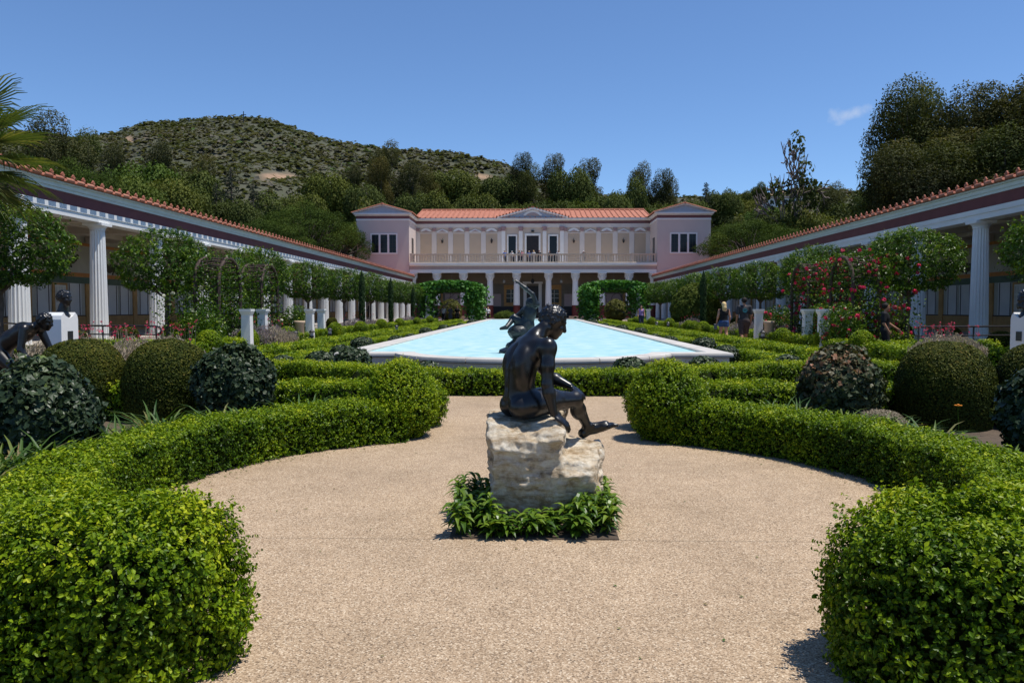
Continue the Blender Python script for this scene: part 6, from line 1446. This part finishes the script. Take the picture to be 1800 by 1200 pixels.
    if bag:
        g = G(); w = sk[bag]['w'] + np.array([bag * .03, .04, -.14]); g.prism([(w[1] - .10, w[2] - .14), (w[1] + .12, w[2] - .10), (w[1] + .10, w[2] + .08), (w[1] - .06, w[2] + .06)], w[0] - .04, w[0] + .04, axes=(1, 2, 0)); tag(g.build('held_bag', 'grey_cloth', None, loc=loc, rz=rz, sc=s), 'small grey bag hanging from the blonde woman\'s hand', 'bag')
    for q in (-1, 1):
        g = G(); g.lathe([(.001, -.012), (.010, -.006), (.012, .0), (.010, .006), (.001, .012)], 8, hc + np.array([q * .033, .083, .008])); g.build('eye', 'dark_hair', root)
    return root
person((7.62, 28.5, .014), math.radians(-4), 1.80, 'charcoal_cloth', 'brown_cloth', 'dark_hair', 'tan_skin', 'man in charcoal t-shirt with turquoise print and shorts walking away', 'short', 'knee', step=.28, arms=(-.05, .1), print_=True)
person((7.40, 30.6, .014), math.radians(4), 1.66, 'black_cloth', 'denim', 'blonde_hair', 'skin', 'blonde woman in black tank top and denim shorts walking away', 'none', 'short', 'long', step=-.22, arms=(.12, .06), bag=-1)
person((7.85, 57.0, .014), math.radians(180), 1.66, 'purple_cloth', 'dark_denim', 'dark_hair', 'skin', 'woman in purple sleeveless top and jeans walking towards the camera', 'none', 'tight', 'long', step=.1, vox=.024)
person((9.62, 21.7, 0), math.radians(-120), 1.56, 'black_cloth', 'black_cloth', 'dark_hair', 'tan_skin', 'person in dark t-shirt beside the right rose arbour', 'short', 'long', step=.1, arms=(.5, .1), vox=.017)
person((-17.3, 83.0, .30), math.radians(60), 1.74, 'black_cloth', 'black_cloth', 'dark_hair', 'skin', 'person in black between the left portico columns', 'long', 'long', vox=.032)
for x, y, rz, H, t, b, hm, lab, kw in ((-9.75, 80, 170, 1.66, 'cream_cloth', 'denim', 'brown_hair', 'person in cream top and blue shorts under the left pergola', dict(legs='short')),
                                      (-8.95, 79, 190, 1.70, 'white_cloth', 'black_cloth', 'brown_hair', 'person in white top and dark trousers under the left pergola', dict(legs='long')),
                                      (-8.35, 79.6, 160, 1.68, 'grey_cloth', 'grey_cloth', 'dark_hair', 'woman in grey dress under the left pergola', dict(dress=True, legs='knee')),
                                      (-7.75, 80.5, 200, 1.74, 'black_cloth', 'black_cloth', 'dark_hair', 'person all in black at the right of the left pergola', dict(legs='long')),
                                      (-6.35, 95, 150, 1.66, 'pink_cloth', 'denim', 'brown_hair', 'person in pink top before the villa left of the satyr', dict(legs='long')),
                                      (-5.75, 95, 170, 1.72, 'white_cloth', 'white_cloth', 'dark_hair', 'person all in white before the villa', dict(legs='long')),
                                      (-5.35, 94.5, 190, 1.6, 'white_cloth', 'black_cloth', 'blonde_hair', 'person in white shirt beside the one all in white', dict(legs='long'))):
    person((x, y, .012), math.radians(rz), H, t, b, hm, 'skin', lab, sleeves='short', vox=.033, group='visitors before the villa', **kw)
for px, t, hm, hr, lab in ((887, 'blue_cloth', 'dark_hair', 'short', 'visitor in blue at the left of the balcony group'), (900, 'white_cloth', 'white_cloth', 'cap', 'visitor in white with white cap on the balcony'), (913, 'grey_cloth', 'dark_hair', 'long', 'visitor in grey beside the pink top on the balcony'), (917, 'pink_cloth', 'brown_hair', 'long', 'visitor in pink top on the balcony'),
                           (930, 'blue_cloth', 'cream_cloth', 'cap', 'visitor in blue with pale hat before the balcony door'), (938, 'white_cloth', 'blonde_hair', 'long', 'visitor in white with fair hair before the balcony door'), (948, 'black_cloth', 'dark_hair', 'short', 'visitor in black right of the balcony door'),
                           (966, 'black_cloth', 'brown_hair', 'short', 'visitor in black before the right upper window'), (981, 'white_cloth', 'dark_hair', 'short', 'visitor in white at the right of the balcony group'), (1026, 'black_cloth', 'white_cloth', 'cap', 'lone visitor in black with white cap on the balcony')):
    person((at(px, 450, 104.0)[0], 104.0, 7.385), math.radians(180 + (px % 7 - 3) * 8), 1.66 + (px % 5) * .03, t, 'dark_denim', hm, 'skin', lab, hair=hr, vox=.036, group='visitors on the villa balcony')
